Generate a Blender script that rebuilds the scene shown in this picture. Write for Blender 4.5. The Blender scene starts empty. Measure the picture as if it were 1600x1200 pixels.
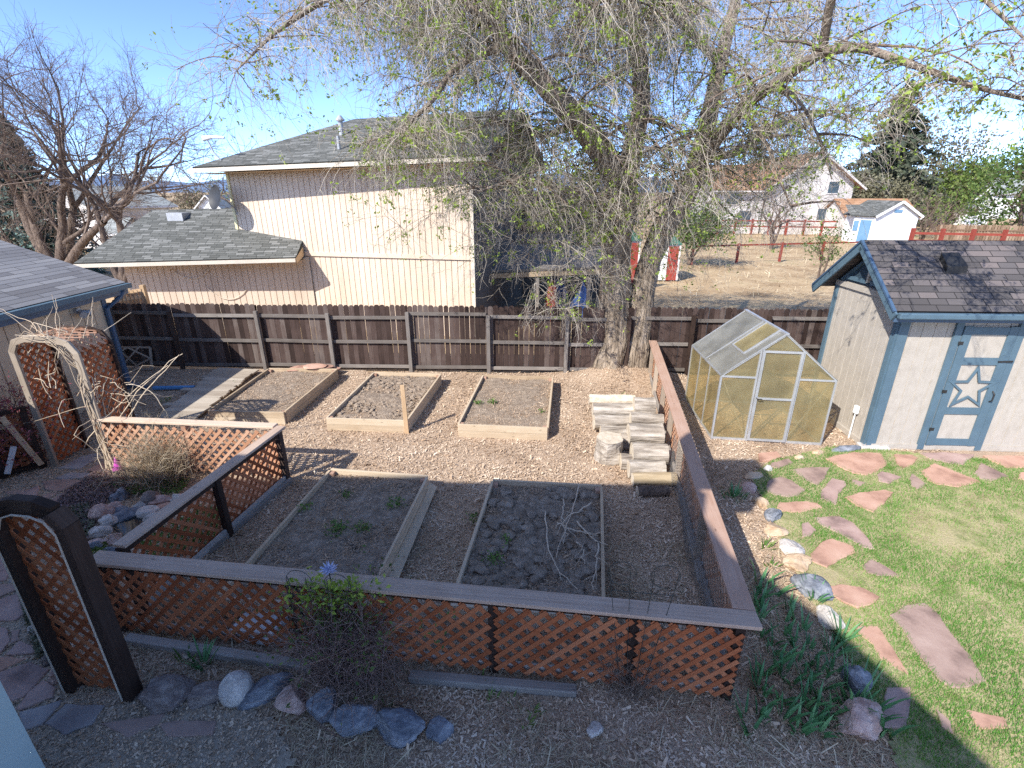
import bpy, bmesh, math, random
import numpy as np
from mathutils import Vector, Matrix, noise
random.seed(7)
rng = np.random.default_rng(7)
R = math.radians
S = bpy.context.scene
COL = S.collection

# ------------------------------------------------------------------ camera
F = 775.0; PITCH = math.atan(300 / 775.0); H = 4.54
cp, sp = math.cos(PITCH), math.sin(PITCH)
cd = bpy.data.cameras.new('camera'); cam = bpy.data.objects.new('camera', cd); COL.objects.link(cam)
cam.location = (0, 0, H); cam.rotation_euler = (R(90) - PITCH, 0, 0)
cd.sensor_width = 36; cd.lens = 36 * F / 1600; cd.clip_end = 20000; cd.clip_start = 0.05
S.camera = cam

# ------------------------------------------------------------------ sky, sun, exposure
SUN_EL = R(39); SUN_AZ = (0.69, 0.724)                       # direction the light travels over the ground
W = bpy.data.worlds.new('World'); S.world = W; W.use_nodes = True
wn, wl = W.node_tree.nodes, W.node_tree.links
bg = wn['Background']; sky = wn.new('ShaderNodeTexSky'); sky.sky_type = 'NISHITA'; sky.sun_disc = False
sky.sun_elevation = SUN_EL; sky.sun_rotation = math.atan2(-SUN_AZ[0], -SUN_AZ[1]); sky.altitude = 2500
sky.air_density = 0.45; sky.dust_density = 2.2; sky.ozone_density = 3.5
bg.inputs['Strength'].default_value = 0.15
tc = wn.new('ShaderNodeTexCoord'); mp = wn.new('ShaderNodeMapping'); mp.inputs['Scale'].default_value = (3, 3, 11)
nz = wn.new('ShaderNodeTexNoise'); nz.inputs['Scale'].default_value = 1.6; nz.inputs['Detail'].default_value = 6
cr = wn.new('ShaderNodeValToRGB'); cr.color_ramp.elements[0].position = .58; cr.color_ramp.elements[1].position = .80
sx = wn.new('ShaderNodeSeparateXYZ'); mr = wn.new('ShaderNodeMapRange')
mr.inputs[1].default_value = 0.03; mr.inputs[2].default_value = 0.085; mr.inputs[3].default_value = 0.8; mr.inputs[4].default_value = 0.0
mu = wn.new('ShaderNodeMath'); mu.operation = 'MULTIPLY'
mx = wn.new('ShaderNodeMix'); mx.data_type = 'RGBA'; mx.inputs[7].default_value = (5.0, 5.2, 5.5, 1)
wl.new(tc.outputs['Generated'], mp.inputs[0]); wl.new(mp.outputs[0], nz.inputs['Vector']); wl.new(nz.outputs[0], cr.inputs[0])
wl.new(tc.outputs['Generated'], sx.inputs[0]); wl.new(sx.outputs[2], mr.inputs[0])
wl.new(cr.outputs[0], mu.inputs[0]); wl.new(mr.outputs[0], mu.inputs[1]); wl.new(mu.outputs[0], mx.inputs[0])
wl.new(sky.outputs[0], mx.inputs[6]); wl.new(mx.outputs[2], bg.inputs['Color'])
sl = bpy.data.lights.new('sun', 'SUN'); sl.energy = 2.2; sl.angle = R(0.5); sl.color = (1, .95, .87)
so = bpy.data.objects.new('sun', sl); COL.objects.link(so)
ldir = Vector((SUN_AZ[0] * math.cos(SUN_EL), SUN_AZ[1] * math.cos(SUN_EL), -math.sin(SUN_EL)))
so.rotation_euler = ldir.to_track_quat('-Z', 'Y').to_euler()
so.location = (-30, -30, 40)
vs = S.view_settings; vs.view_transform = 'Standard'; vs.look = 'None'; vs.gamma = 1; vs.use_curve_mapping = False
vs.exposure = 1.8
S.cycles.max_bounces = 6; S.cycles.transparent_max_bounces = 12; S.cycles.use_denoising = False

# ------------------------------------------------------------------ survey helpers
def ray(px, py):
    u = (px - 800) / F; v = (600 - py) / F
    return u, cp + v * sp, -sp + v * cp
def G(px, py, z=0.0):
    d = ray(px, py); t = (z - H) / d[2]
    return Vector((d[0] * t, d[1] * t, z))
def AT(px, py, Y):
    d = ray(px, py); t = Y / d[1]
    return Vector((d[0] * t, Y, H + d[2] * t))
def V(*a): return Vector(a)
def mound(x, y):
    return .30 * math.exp(-(((x - 2.9) / 1.15) ** 2 + ((y - 12.6) / .75) ** 2))

# ------------------------------------------------------------------ materials
def nodes(name, rough=.8, spec=.3):
    m = bpy.data.materials.new(name); m.use_nodes = True
    n, l = m.node_tree.nodes, m.node_tree.links
    b = n['Principled BSDF']; b.inputs['Roughness'].default_value = rough
    b.inputs['Specular IOR Level'].default_value = spec
    return m, n, l, b
def c4(c): return (c[0], c[1], c[2], 1)
def ramp(n, cols, pos=None, const=False):
    r = n.new('ShaderNodeValToRGB'); e = r.color_ramp.elements
    k = len(cols)
    while len(e) < k: e.new(1)
    for i, c in enumerate(cols):
        e[i].position = pos[i] if pos else i / max(1, k - 1); e[i].color = c4(c)
    if const: r.color_ramp.interpolation = 'CONSTANT'
    return r
def bump(n, l, b, src, s=.3, d=.01):
    bp = n.new('ShaderNodeBump'); bp.inputs['Strength'].default_value = s; bp.inputs['Distance'].default_value = d
    l.new(src, bp.inputs['Height']); l.new(bp.outputs[0], b.inputs['Normal'])
def noisy(name, cols, scale=5, detail=6, rough=.85, bs=.3, bd=.01, spec=.2, pos=None, scale2=None, stretch=None, metal=0):
    m, n, l, b = nodes(name, rough, spec)
    t = n.new('ShaderNodeTexCoord'); z = n.new('ShaderNodeTexNoise'); z.inputs['Scale'].default_value = scale
    z.inputs['Detail'].default_value = detail; z.inputs['Roughness'].default_value = .65
    src = t.outputs['Object']
    if stretch:
        mpn = n.new('ShaderNodeMapping'); mpn.inputs['Scale'].default_value = stretch; l.new(src, mpn.inputs[0]); src = mpn.outputs[0]
    l.new(src, z.inputs['Vector'])
    r = ramp(n, cols, pos or [.3 + .4 * i / max(1, len(cols) - 1) for i in range(len(cols))]); l.new(z.outputs[0], r.inputs[0])
    l.new(r.outputs[0], b.inputs['Base Color']); b.inputs['Metallic'].default_value = metal
    if bs:
        z2 = n.new('ShaderNodeTexNoise'); z2.inputs['Scale'].default_value = scale2 or scale * 6; z2.inputs['Detail'].default_value = 4
        l.new(src, z2.inputs['Vector']); bump(n, l, b, z2.outputs[0], bs, bd)
    return m
def by_rnd(name, cols, rough=.85, spec=.2, nscale=30, nmix=.3, const=False, trans=0):
    """colour by the 'rnd' attribute each chip, leaf or board carries, with some noise over it"""
    m, n, l, b = nodes(name, rough, spec)
    a = n.new('ShaderNodeAttribute'); a.attribute_name = 'rnd'
    t = n.new('ShaderNodeTexCoord'); z = n.new('ShaderNodeTexNoise'); z.inputs['Scale'].default_value = nscale; z.inputs['Detail'].default_value = 3
    l.new(t.outputs['Object'], z.inputs['Vector'])
    mm = n.new('ShaderNodeMix'); mm.inputs[0].default_value = nmix
    l.new(a.outputs['Fac'], mm.inputs[2]); l.new(z.outputs[0], mm.inputs[3])
    r = ramp(n, cols, None, const); l.new(mm.outputs[0], r.inputs[0]); l.new(r.outputs[0], b.inputs['Base Color'])
    if trans:
        tr = n.new('ShaderNodeBsdfTranslucent'); l.new(r.outputs[0], tr.inputs[0]); ms = n.new('ShaderNodeMixShader'); ms.inputs[0].default_value = trans
        l.new(b.outputs[0], ms.inputs[1]); l.new(tr.outputs[0], ms.inputs[2]); l.new(ms.outputs[0], n['Material Output'].inputs[0])
    return m
def wood(name, cols, grain=(1.2, 40), rough=.8, bs=.35, tint=.35, knots=True, patch=.25):
    """boards: the grain runs along u; each board has its own tint from 'rnd'"""
    m, n, l, b = nodes(name, rough, .2)
    uv = n.new('ShaderNodeUVMap'); mpn = n.new('ShaderNodeMapping'); mpn.inputs['Scale'].default_value = (grain[0], grain[1], 1)
    l.new(uv.outputs[0], mpn.inputs[0])
    z = n.new('ShaderNodeTexNoise'); z.inputs['Scale'].default_value = 1; z.inputs['Detail'].default_value = 7; z.inputs['Roughness'].default_value = .7; z.inputs['Distortion'].default_value = .6
    l.new(mpn.outputs[0], z.inputs['Vector'])
    z3 = n.new('ShaderNodeTexNoise'); z3.inputs['Scale'].default_value = 3.0; z3.inputs['Detail'].default_value = 5; l.new(uv.outputs[0], z3.inputs['Vector'])
    a = n.new('ShaderNodeAttribute'); a.attribute_name = 'rnd'
    m1 = n.new('ShaderNodeMix'); m1.inputs[0].default_value = tint; l.new(z.outputs[0], m1.inputs[2]); l.new(a.outputs['Fac'], m1.inputs[3])
    m2 = n.new('ShaderNodeMix'); m2.inputs[0].default_value = patch; l.new(m1.outputs[0], m2.inputs[2]); l.new(z3.outputs[0], m2.inputs[3])
    r = ramp(n, cols, [.27 + .46 * i / max(1, len(cols) - 1) for i in range(len(cols))]); l.new(m2.outputs[0], r.inputs[0])
    col = r.outputs[0]
    if knots:
        vo = n.new('ShaderNodeTexVoronoi'); vo.inputs['Scale'].default_value = 1; mk = n.new('ShaderNodeMapping'); mk.inputs['Scale'].default_value = (3.3, 9, 1)
        l.new(uv.outputs[0], mk.inputs[0]); l.new(mk.outputs[0], vo.inputs['Vector'])
        rk = ramp(n, [(1, 1, 1), (0, 0, 0)], [.03, .13]); l.new(vo.outputs['Distance'], rk.inputs[0])
        mm = n.new('ShaderNodeMix'); mm.data_type = 'RGBA'; mm.inputs[7].default_value = c4([x * .45 for x in cols[0]])
        kf = n.new('ShaderNodeMath'); kf.operation = 'MULTIPLY'; kf.inputs[1].default_value = .7; l.new(rk.outputs[0], kf.inputs[0])
        l.new(kf.outputs[0], mm.inputs[0]); l.new(col, mm.inputs[6]); col = mm.outputs[2]
    l.new(col, b.inputs['Base Color']); bump(n, l, b, z.outputs[0], bs, .004)
    return m
def shingle(name, c1, c2, c3, bw=.33, rh=.14):
    m, n, l, b = nodes(name, .92, .15)
    uv = n.new('ShaderNodeUVMap')
    br = n.new('ShaderNodeTexBrick'); br.inputs['Scale'].default_value = 1; br.inputs['Brick Width'].default_value = bw; br.inputs['Row Height'].default_value = rh
    br.inputs['Mortar Size'].default_value = .007; br.inputs['Color1'].default_value = (0, 0, 0, 1); br.inputs['Color2'].default_value = (1, 1, 1, 1); br.inputs['Mortar'].default_value = (.0, .0, .0, 1)
    br.inputs['Bias'].default_value = -.1; br.offset = .37; br.squash = 1.4; br.squash_frequency = 3
    l.new(uv.outputs[0], br.inputs['Vector'])
    z = n.new('ShaderNodeTexNoise'); z.inputs['Scale'].default_value = 90; z.inputs['Detail'].default_value = 4; l.new(uv.outputs[0], z.inputs['Vector'])
    z2 = n.new('ShaderNodeTexNoise'); z2.inputs['Scale'].default_value = 1.1; z2.inputs['Detail'].default_value = 5; l.new(uv.outputs[0], z2.inputs['Vector'])
    m1 = n.new('ShaderNodeMix'); m1.inputs[0].default_value = .3; l.new(br.outputs['Color'], m1.inputs[2]); l.new(z.outputs[0], m1.inputs[3])
    m2 = n.new('ShaderNodeMix'); m2.inputs[0].default_value = .25; l.new(m1.outputs[0], m2.inputs[2]); l.new(z2.outputs[0], m2.inputs[3])
    r = ramp(n, [c1, c2, c3], [.1, .5, .85]); l.new(m2.outputs[0], r.inputs[0])
    mm = n.new('ShaderNodeMix'); mm.data_type = 'RGBA'; mm.inputs[7].default_value = c4([x * .45 for x in c1])
    l.new(br.outputs['Fac'], mm.inputs[0]); l.new(r.outputs[0], mm.inputs[6]); l.new(mm.outputs[2], b.inputs['Base Color'])
    inv = n.new('ShaderNodeMath'); inv.operation = 'SUBTRACT'; inv.inputs[0].default_value = 1; l.new(br.outputs['Fac'], inv.inputs[1])
    ad = n.new('ShaderNodeMath'); ad.operation = 'MULTIPLY_ADD'; ad.inputs[1].default_value = .5; l.new(br.outputs['Color'], ad.inputs[0]); l.new(inv.outputs[0], ad.inputs[2])
    bump(n, l, b, ad.outputs[0], .6, .012)
    return m

M = {}
M['mulch'] = noisy('bark mulch bed', [(.19, .13, .09), (.40, .29, .205), (.54, .415, .305), (.31, .22, .155)], 34, 8, .95, .8, .03, scale2=70)
M['chip'] = by_rnd('bark chips', [(.16, .10, .065), (.36, .25, .165), (.53, .395, .28), (.63, .50, .375), (.74, .63, .50)], nscale=18, nmix=.25)
M['straw'] = by_rnd('dry straw', [(.25, .19, .12), (.45, .37, .25), (.62, .53, .38)], nscale=9)
M['field'] = noisy('dry field', [(.22, .15, .085), (.36, .255, .15), (.48, .36, .22), (.28, .24, .12)], .35, 9, .95, .8, .05, scale2=6)
M['lawnsoil'] = noisy('lawn thatch', [(.26, .22, .12), (.42, .36, .21), (.15, .19, .06)], 2.2, 8, .95, .7, .02, scale2=45)
M['grass'] = by_rnd('lawn blades', [(.045, .15, .015), (.09, .25, .03), (.16, .32, .055), (.32, .36, .13), (.60, .53, .32)], .6, .3, nscale=.9, nmix=.42, trans=.25)
M['sandsoil'] = noisy('sandy joints', [(.26, .21, .16), (.42, .35, .27), (.54, .46, .37)], 16, 8, .95, .8, .02)
M['soil_dry'] = noisy('dry bed soil', [(.20, .15, .11), (.32, .25, .19), (.43, .35, .27)], 9, 9, .95, 1, .04, scale2=40)
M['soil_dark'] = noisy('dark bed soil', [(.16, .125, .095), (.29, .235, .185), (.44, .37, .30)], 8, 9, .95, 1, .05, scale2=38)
M['pine'] = wood('weathered pine', [(.30, .22, .14), (.50, .39, .27), (.62, .52, .39)])
M['pine_new'] = wood('pale pine', [(.36, .27, .18), (.53, .43, .31), (.62, .53, .42)])
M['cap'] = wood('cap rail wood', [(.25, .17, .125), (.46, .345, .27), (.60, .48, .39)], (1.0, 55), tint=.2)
M['cap_red'] = wood('reddish cap rail wood', [(.22, .12, .08), (.40, .25, .18), (.52, .37, .29)], (1.0, 55), tint=.2)  # redder wood tone for the long fence cap and small posts
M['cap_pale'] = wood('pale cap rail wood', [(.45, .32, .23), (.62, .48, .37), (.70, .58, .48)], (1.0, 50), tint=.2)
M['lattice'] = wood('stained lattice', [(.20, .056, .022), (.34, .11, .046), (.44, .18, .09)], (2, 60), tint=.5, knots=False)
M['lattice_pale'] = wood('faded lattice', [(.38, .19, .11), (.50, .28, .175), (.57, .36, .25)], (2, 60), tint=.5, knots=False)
M['post'] = wood('dark stained post', [(.022, .014, .011), (.045, .028, .022), (.085, .06, .05)], (1.5, 40))
M['post_grey'] = wood('grey bare post', [(.22, .18, .14), (.36, .30, .24), (.46, .40, .33)], (1.5, 40))
M['walk'] = wood('pale boardwalk wood', [(.28, .23, .18), (.42, .36, .29), (.52, .46, .38)], (1.5, 35))
M['timber'] = wood('grey landscape timber', [(.20, .18, .16), (.34, .31, .28), (.46, .43, .39)], (1.5, 35))
M['picket'] = wood('dark fence board', [(.022, .014, .012), (.050, .032, .027), (.088, .060, .052), (.16, .13, .115)], (1.8, 45), tint=.45)
M['rail'] = wood('grey fence rail', [(.075, .062, .054), (.17, .15, .135), (.30, .27, .245)], (1.8, 40))
M['brownfence'] = wood('sun browned fence board', [(.15, .095, .06), (.27, .18, .12), (.38, .28, .2)], (1.8, 40), tint=.6)
M['tanfence'] = wood('tan cedar board', [(.38, .25, .14), (.55, .39, .24), (.66, .5, .33)], (1.8, 40))
M['redrail'] = noisy('red rail paint', [(.20, .042, .03), (.27, .06, .042)], 6, 4, .7, .2)
M['cream'] = noisy('cream siding paint', [(.53, .43, .335), (.625, .52, .415), (.685, .585, .475)], .8, 9, .75, .25, .004, scale2=60, stretch=(2, 2, .5))
M['creamtrim'] = noisy('cream trim', [(.60, .53, .44), (.68, .61, .51)], 2, 4, .6, .1)
M['yellowtrim'] = noisy('yellow corner board', [(.66, .60, .34), (.72, .66, .42)], 2, 4, .6, .1)
M['soffit'] = noisy('tan soffit', [(.50, .37, .24), (.56, .42, .28)], 2, 4, .8, .1)
M['tan'] = noisy('tan siding paint', [(.52, .41, .29), (.60, .48, .345)], 1.2, 6, .75, .2, .004, scale2=60)
M['shedwall'] = noisy('warm grey siding paint', [(.355, .32, .275), (.41, .37, .32), (.44, .40, .35)], 9, 8, .8, .3, .004, scale2=70, stretch=(1, 1, .6))
M['blue'] = noisy('slate blue trim paint', [(.075, .125, .165), (.095, .155, .20)], 4, 5, .55, .15, .003, spec=.4)
M['bluedeep'] = noisy('blue gutter paint', [(.05, .09, .15), (.065, .115, .19)], 4, 5, .45, .1, .003, spec=.45)
M['bluehose'] = noisy('blue plastic', [(.10, .27, .52), (.13, .32, .60)], 4, 3, .4, 0)
M['roof1'] = shingle('grey green shingles', (.075, .078, .072), (.145, .148, .138), (.27, .272, .26), .30, .115)
M['roof2'] = shingle('grey lilac shingles', (.15, .145, .15), (.24, .24, .25), (.33, .325, .325), .9, .15)
M['roof3'] = shingle('brown grey shingles', (.06, .056, .056), (.11, .10, .10), (.20, .165, .155), .30, .14)
M['roofrust'] = shingle('rusty shingles', (.28, .15, .08), (.38, .22, .13), (.46, .3, .2), .5, .2)
M['roofgrey'] = shingle('pale grey shingles', (.26, .28, .27), (.34, .36, .35), (.42, .44, .43), .5, .2)
M['white'] = noisy('white paint', [(.70, .70, .69), (.80, .80, .79)], 1.5, 5, .6, .1)
M['whitesiding'] = noisy('off white siding', [(.60, .57, .55), (.74, .72, .70)], .6, 6, .7, .2)
def lap(name, c1, c2, row):
    m, n, l, b = nodes(name, .7, .2); t = n.new('ShaderNodeTexCoord'); sx_ = n.new('ShaderNodeSeparateXYZ'); l.new(t.outputs['Object'], sx_.inputs[0])
    dv_ = n.new('ShaderNodeMath'); dv_.operation = 'DIVIDE'; dv_.inputs[1].default_value = row; l.new(sx_.outputs[2], dv_.inputs[0])
    fr_ = n.new('ShaderNodeMath'); fr_.operation = 'FRACT'; l.new(dv_.outputs[0], fr_.inputs[0])
    z = n.new('ShaderNodeTexNoise'); z.inputs['Scale'].default_value = .5; z.inputs['Detail'].default_value = 7; l.new(t.outputs['Object'], z.inputs['Vector'])
    r = ramp(n, [c1, c2], [.35, .65]); l.new(z.outputs[0], r.inputs[0]); l.new(r.outputs[0], b.inputs['Base Color']); bump(n, l, b, fr_.outputs[0], 1, .06); return m
M['whitesiding'] = lap('off white lap siding', (.60, .57, .54), (.75, .72, .69), .28)
M['skyblue'] = noisy('light blue paint', [(.12, .24, .38), (.16, .29, .43)], 2, 3, .6, .1)
M['glass'] = noisy('window glass', [(.03, .05, .07), (.06, .09, .12)], 2, 3, .08, 0, spec=.8)
M['black'] = noisy('black metal', [(.012, .012, .013), (.03, .03, .03)], 6, 3, .5, .1, spec=.5)
M['wire'] = noisy('grey wire', [(.18, .18, .17), (.28, .27, .26)], 6, 3, .5, 0, metal=.5)
M['greywire'] = noisy('dark plastic coated wire', [(.03, .035, .03), (.07, .075, .07)], 6, 3, .5, 0)
M['alu'] = noisy('aluminium frame', [(.44, .45, .46), (.56, .57, .58)], 3, 4, .42, .1, metal=.55)
M['metalgrey'] = noisy('grey galvanised metal', [(.36, .37, .38), (.5, .51, .52)], 3, 4, .5, .1, metal=.4)
M['bark'] = noisy('furrowed elm bark', [(.09, .07, .052), (.28, .225, .17), (.48, .40, .32)], 7, 9, .95, 1, .09, scale2=14, stretch=(1.6, 1.6, .22))
M['bark_limb'] = noisy('grey brown limb bark', [(.08, .062, .048), (.24, .19, .15), (.40, .335, .27)], 7, 9, .95, 1, .05, scale2=16, stretch=(1.6, 1.6, .3))
M['bark_dark'] = noisy('dark bark', [(.07, .05, .04), (.16, .12, .095), (.25, .19, .15)], 7, 8, .95, 1, .05, scale2=16, stretch=(1.6, 1.6, .3))
M['twig'] = by_rnd('grey twigs', [(.17, .145, .115), (.40, .35, .285), (.63, .565, .47)], nscale=3)
M['twig_brown'] = by_rnd('brown twigs', [(.10, .07, .055), (.19, .14, .11), (.28, .22, .18)], nscale=3)
M['vine_stem'] = by_rnd('reddish vine stems', [(.13, .075, .065), (.25, .17, .145), (.40, .31, .26)], nscale=5)
M['cane'] = by_rnd('pale canes', [(.42, .33, .24), (.56, .46, .35), (.66, .57, .45)], nscale=8)
M['leaf'] = by_rnd('young elm leaves', [(.16, .25, .03), (.28, .38, .06), (.40, .48, .11)], .5, .3, nscale=2, trans=.35)
M['leaf_mid'] = by_rnd('mid green leaves', [(.045, .09, .022), (.09, .15, .035), (.16, .22, .06)], .6, .3, nscale=.6, trans=.3)
M['leaf_light'] = by_rnd('fresh green leaves', [(.09, .14, .03), (.16, .23, .05), (.26, .30, .10)], .6, .3, nscale=.6, trans=.3)
M['leaf_olive'] = by_rnd('olive grey leaves', [(.09, .085, .05), (.16, .15, .09), (.24, .23, .15)], .6, .3, nscale=.6, trans=.2)
M['leaf_red'] = by_rnd('barberry leaves', [(.16, .03, .045), (.30, .09, .11), (.45, .20, .22)], .6, .3, nscale=9, trans=.2)
M['needle'] = by_rnd('spruce needles', [(.03, .045, .03), (.07, .085, .055), (.15, .155, .10)], .7, .2, nscale=1)
M['needle_blue'] = by_rnd('blue spruce needles', [(.06, .11, .095), (.13, .21, .185), (.23, .32, .285)], .7, .2, nscale=1)
M['iris'] = by_rnd('iris blades', [(.05, .15, .06), (.10, .26, .10), (.19, .36, .15)], .45, .4, nscale=12, trans=.2)
M['weed'] = by_rnd('weed leaves', [(.06, .13, .025), (.12, .22, .045), (.22, .30, .08)], .6, .3, nscale=12, trans=.2)
M['sedum'] = by_rnd('grey green ground cover', [(.10, .12, .07), (.18, .19, .12), (.27, .22, .20)], .8, .2, nscale=9)
M['heath'] = by_rnd('purple grey ground cover', [(.15, .10, .09), (.25, .18, .17), (.33, .24, .25)], .8, .2, nscale=9)
M['drystem'] = by_rnd('dry stems', [(.30, .22, .14), (.50, .41, .29), (.66, .58, .45)], nscale=8)
M['stone_pink'] = noisy('pink sandstone', [(.27, .15, .11), (.48, .29, .215), (.55, .36, .275)], 2.6, 8, .85, .5, .006, scale2=26)
M['stone_rose'] = noisy('dusky sandstone', [(.17, .115, .10), (.35, .245, .205), (.43, .315, .265)], 2.6, 8, .85, .5, .006, scale2=26)
M['stone_purple'] = noisy('purple sandstone', [(.20, .135, .12), (.40, .275, .24), (.49, .36, .315)], 2.6, 8, .8, .5, .006, scale2=26)
M['stone_grey'] = noisy('grey flagstone', [(.22, .19, .19), (.34, .31, .30), (.44, .41, .39)], 2.6, 8, .8, .5, .006, scale2=26)
M['rock_pink'] = noisy('pink granite', [(.34, .21, .175), (.50, .35, .30), (.62, .50, .45)], 9, 9, .9, .8, .012, scale2=40)
M['rock_pale'] = noisy('pale granite', [(.34, .30, .27), (.52, .48, .44), (.66, .62, .58)], 9, 9, .9, .8, .012, scale2=40)
M['rock_slate'] = noisy('blue slate', [(.08, .09, .11), (.19, .205, .235), (.38, .39, .41)], 5, 9, .75, .8, .015, scale2=25, stretch=(1, 1, 3))
M['rock_brown'] = noisy('brown banded rock', [(.11, .085, .075), (.22, .18, .165), (.36, .31, .28)], 5, 9, .8, .8, .015, scale2=25, stretch=(1, 1, 4))
M['rock_tan'] = noisy('tan rock', [(.34, .22, .13), (.50, .37, .25), (.60, .49, .37)], 6, 9, .9, .8, .012, scale2=30)
M['water'] = noisy('pond water', [(.012, .016, .018), (.03, .035, .035)], 3, 3, .06, .05, spec=.6)
M['log'] = noisy('log bark', [(.13, .105, .085), (.35, .305, .255), (.56, .51, .45)], 5, 9, .95, 1, .03, scale2=12, stretch=(.35, 2.2, 2.2))
M['logend'] = noisy('sawn log end', [(.42, .34, .25), (.58, .50, .39), (.66, .59, .48)], 9, 7, .9, .5, .006)
M['logyellow'] = noisy('bare yellow wood', [(.30, .23, .14), (.46, .37, .25)], 7, 7, .9, .4, .006, stretch=(.3, 2, 2))
M['purple'] = noisy('purple glass', [(.42, .05, .34), (.62, .14, .50)], 8, 3, .15, 0, spec=.6)
M['flowerblue'] = noisy('lavender enamel', [(.30, .32, .48), (.48, .50, .66)], 8, 3, .4, 0)
M['barn'] = noisy('dull red plastic', [(.20, .04, .03), (.26, .06, .045)], 3, 4, .6, .1)
M['redpaint'] = noisy('red shed paint', [(.28, .045, .035), (.36, .07, .05)], 3, 5, .7, .2)
M['greenroof'] = noisy('green roofing', [(.05, .15, .11), (.08, .20, .15)], 4, 5, .7, .2)
M['tarp'] = noisy('blue tarp', [(.05, .10, .28), (.09, .16, .38)], 3, 4, .5, .3)
M['porchwood'] = wood('grey porch wood', [(.16, .14, .125), (.28, .25, .225), (.38, .35, .32)])
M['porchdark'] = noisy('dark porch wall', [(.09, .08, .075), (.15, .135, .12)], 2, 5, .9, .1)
M['teal'] = noisy('pale teal house paint', [(.32, .42, .43), (.36, .46, .47)], 2, 4, .7, .1)
M['hill'] = noisy('hazy wooded far hills', [(.12, .19, .32), (.17, .25, .38)], .004, 6, 1, 0)  # distance haze is put into the blue base colour
def poly_mat(name, col, alpha, rough):
    m, n, l, b = nodes(name, rough, .5)
    t = n.new('ShaderNodeTexCoord'); z = n.new('ShaderNodeTexNoise'); z.inputs['Scale'].default_value = 2.2; z.inputs['Detail'].default_value = 6
    l.new(t.outputs['Object'], z.inputs['Vector']); r = ramp(n, [[x * .7 for x in col], col, [min(1, x * 1.25) for x in col]], [.3, .5, .7]); l.new(z.outputs[0], r.inputs[0])
    l.new(r.outputs[0], b.inputs['Base Color'])
    tl = n.new('ShaderNodeBsdfTranslucent'); l.new(r.outputs[0], tl.inputs[0])
    tp = n.new('ShaderNodeBsdfTransparent'); tp.inputs[0].default_value = (.93, .88, .76, 1)
    m1 = n.new('ShaderNodeMixShader'); m1.inputs[0].default_value = .4; l.new(b.outputs[0], m1.inputs[1]); l.new(tl.outputs[0], m1.inputs[2])
    m2 = n.new('ShaderNodeMixShader'); m2.inputs[0].default_value = alpha; l.new(m1.outputs[0], m2.inputs[1]); l.new(tp.outputs[0], m2.inputs[2])
    l.new(m2.outputs[0], n['Material Output'].inputs[0])
    return m
M['poly'] = poly_mat('amber polycarbonate wall', (.58, .53, .34), .74, .16)
M['polyroof'] = poly_mat('clouded polycarbonate roof', (.36, .37, .36), .38, .18)

# ------------------------------------------------------------------ mesh helpers
def link(name, me, mats, parent=None, smooth=False):
    if not isinstance(mats, (list, tuple)): mats = [mats]
    for m in mats: me.materials.append(m)
    if smooth: me.polygons.foreach_set('use_smooth', [True] * len(me.polygons))
    o = bpy.data.objects.new(name, me); COL.objects.link(o)
    if parent is not None:
        o.parent = parent
        o.matrix_parent_inverse = Matrix.Translation(-abs_loc(parent))
    return o
def abs_loc(o):
    v = Vector((0, 0, 0))
    if o.type == 'EMPTY': v = o.location.copy()
    return v
def tag(o, label, cat, group=None, kind=None):
    if label: o['label'] = label
    if cat: o['category'] = cat
    if group: o['group'] = group
    if kind: o['kind'] = kind
    return o
def thing(name, label, cat, loc, group=None):
    o = bpy.data.objects.new(name, None); COL.objects.link(o); o.location = loc; o.empty_display_size = .2
    return tag(o, label, cat, group)
def struct(o, kind='structure'):
    o['kind'] = kind; return o
def copy_tree(o, parent=None):
    c = o.copy(); COL.objects.link(c)
    if parent is not None:
        c.parent = parent; c.matrix_parent_inverse = o.matrix_parent_inverse.copy()
    for ch in list(o.children): copy_tree(ch, c)
    return c
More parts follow.
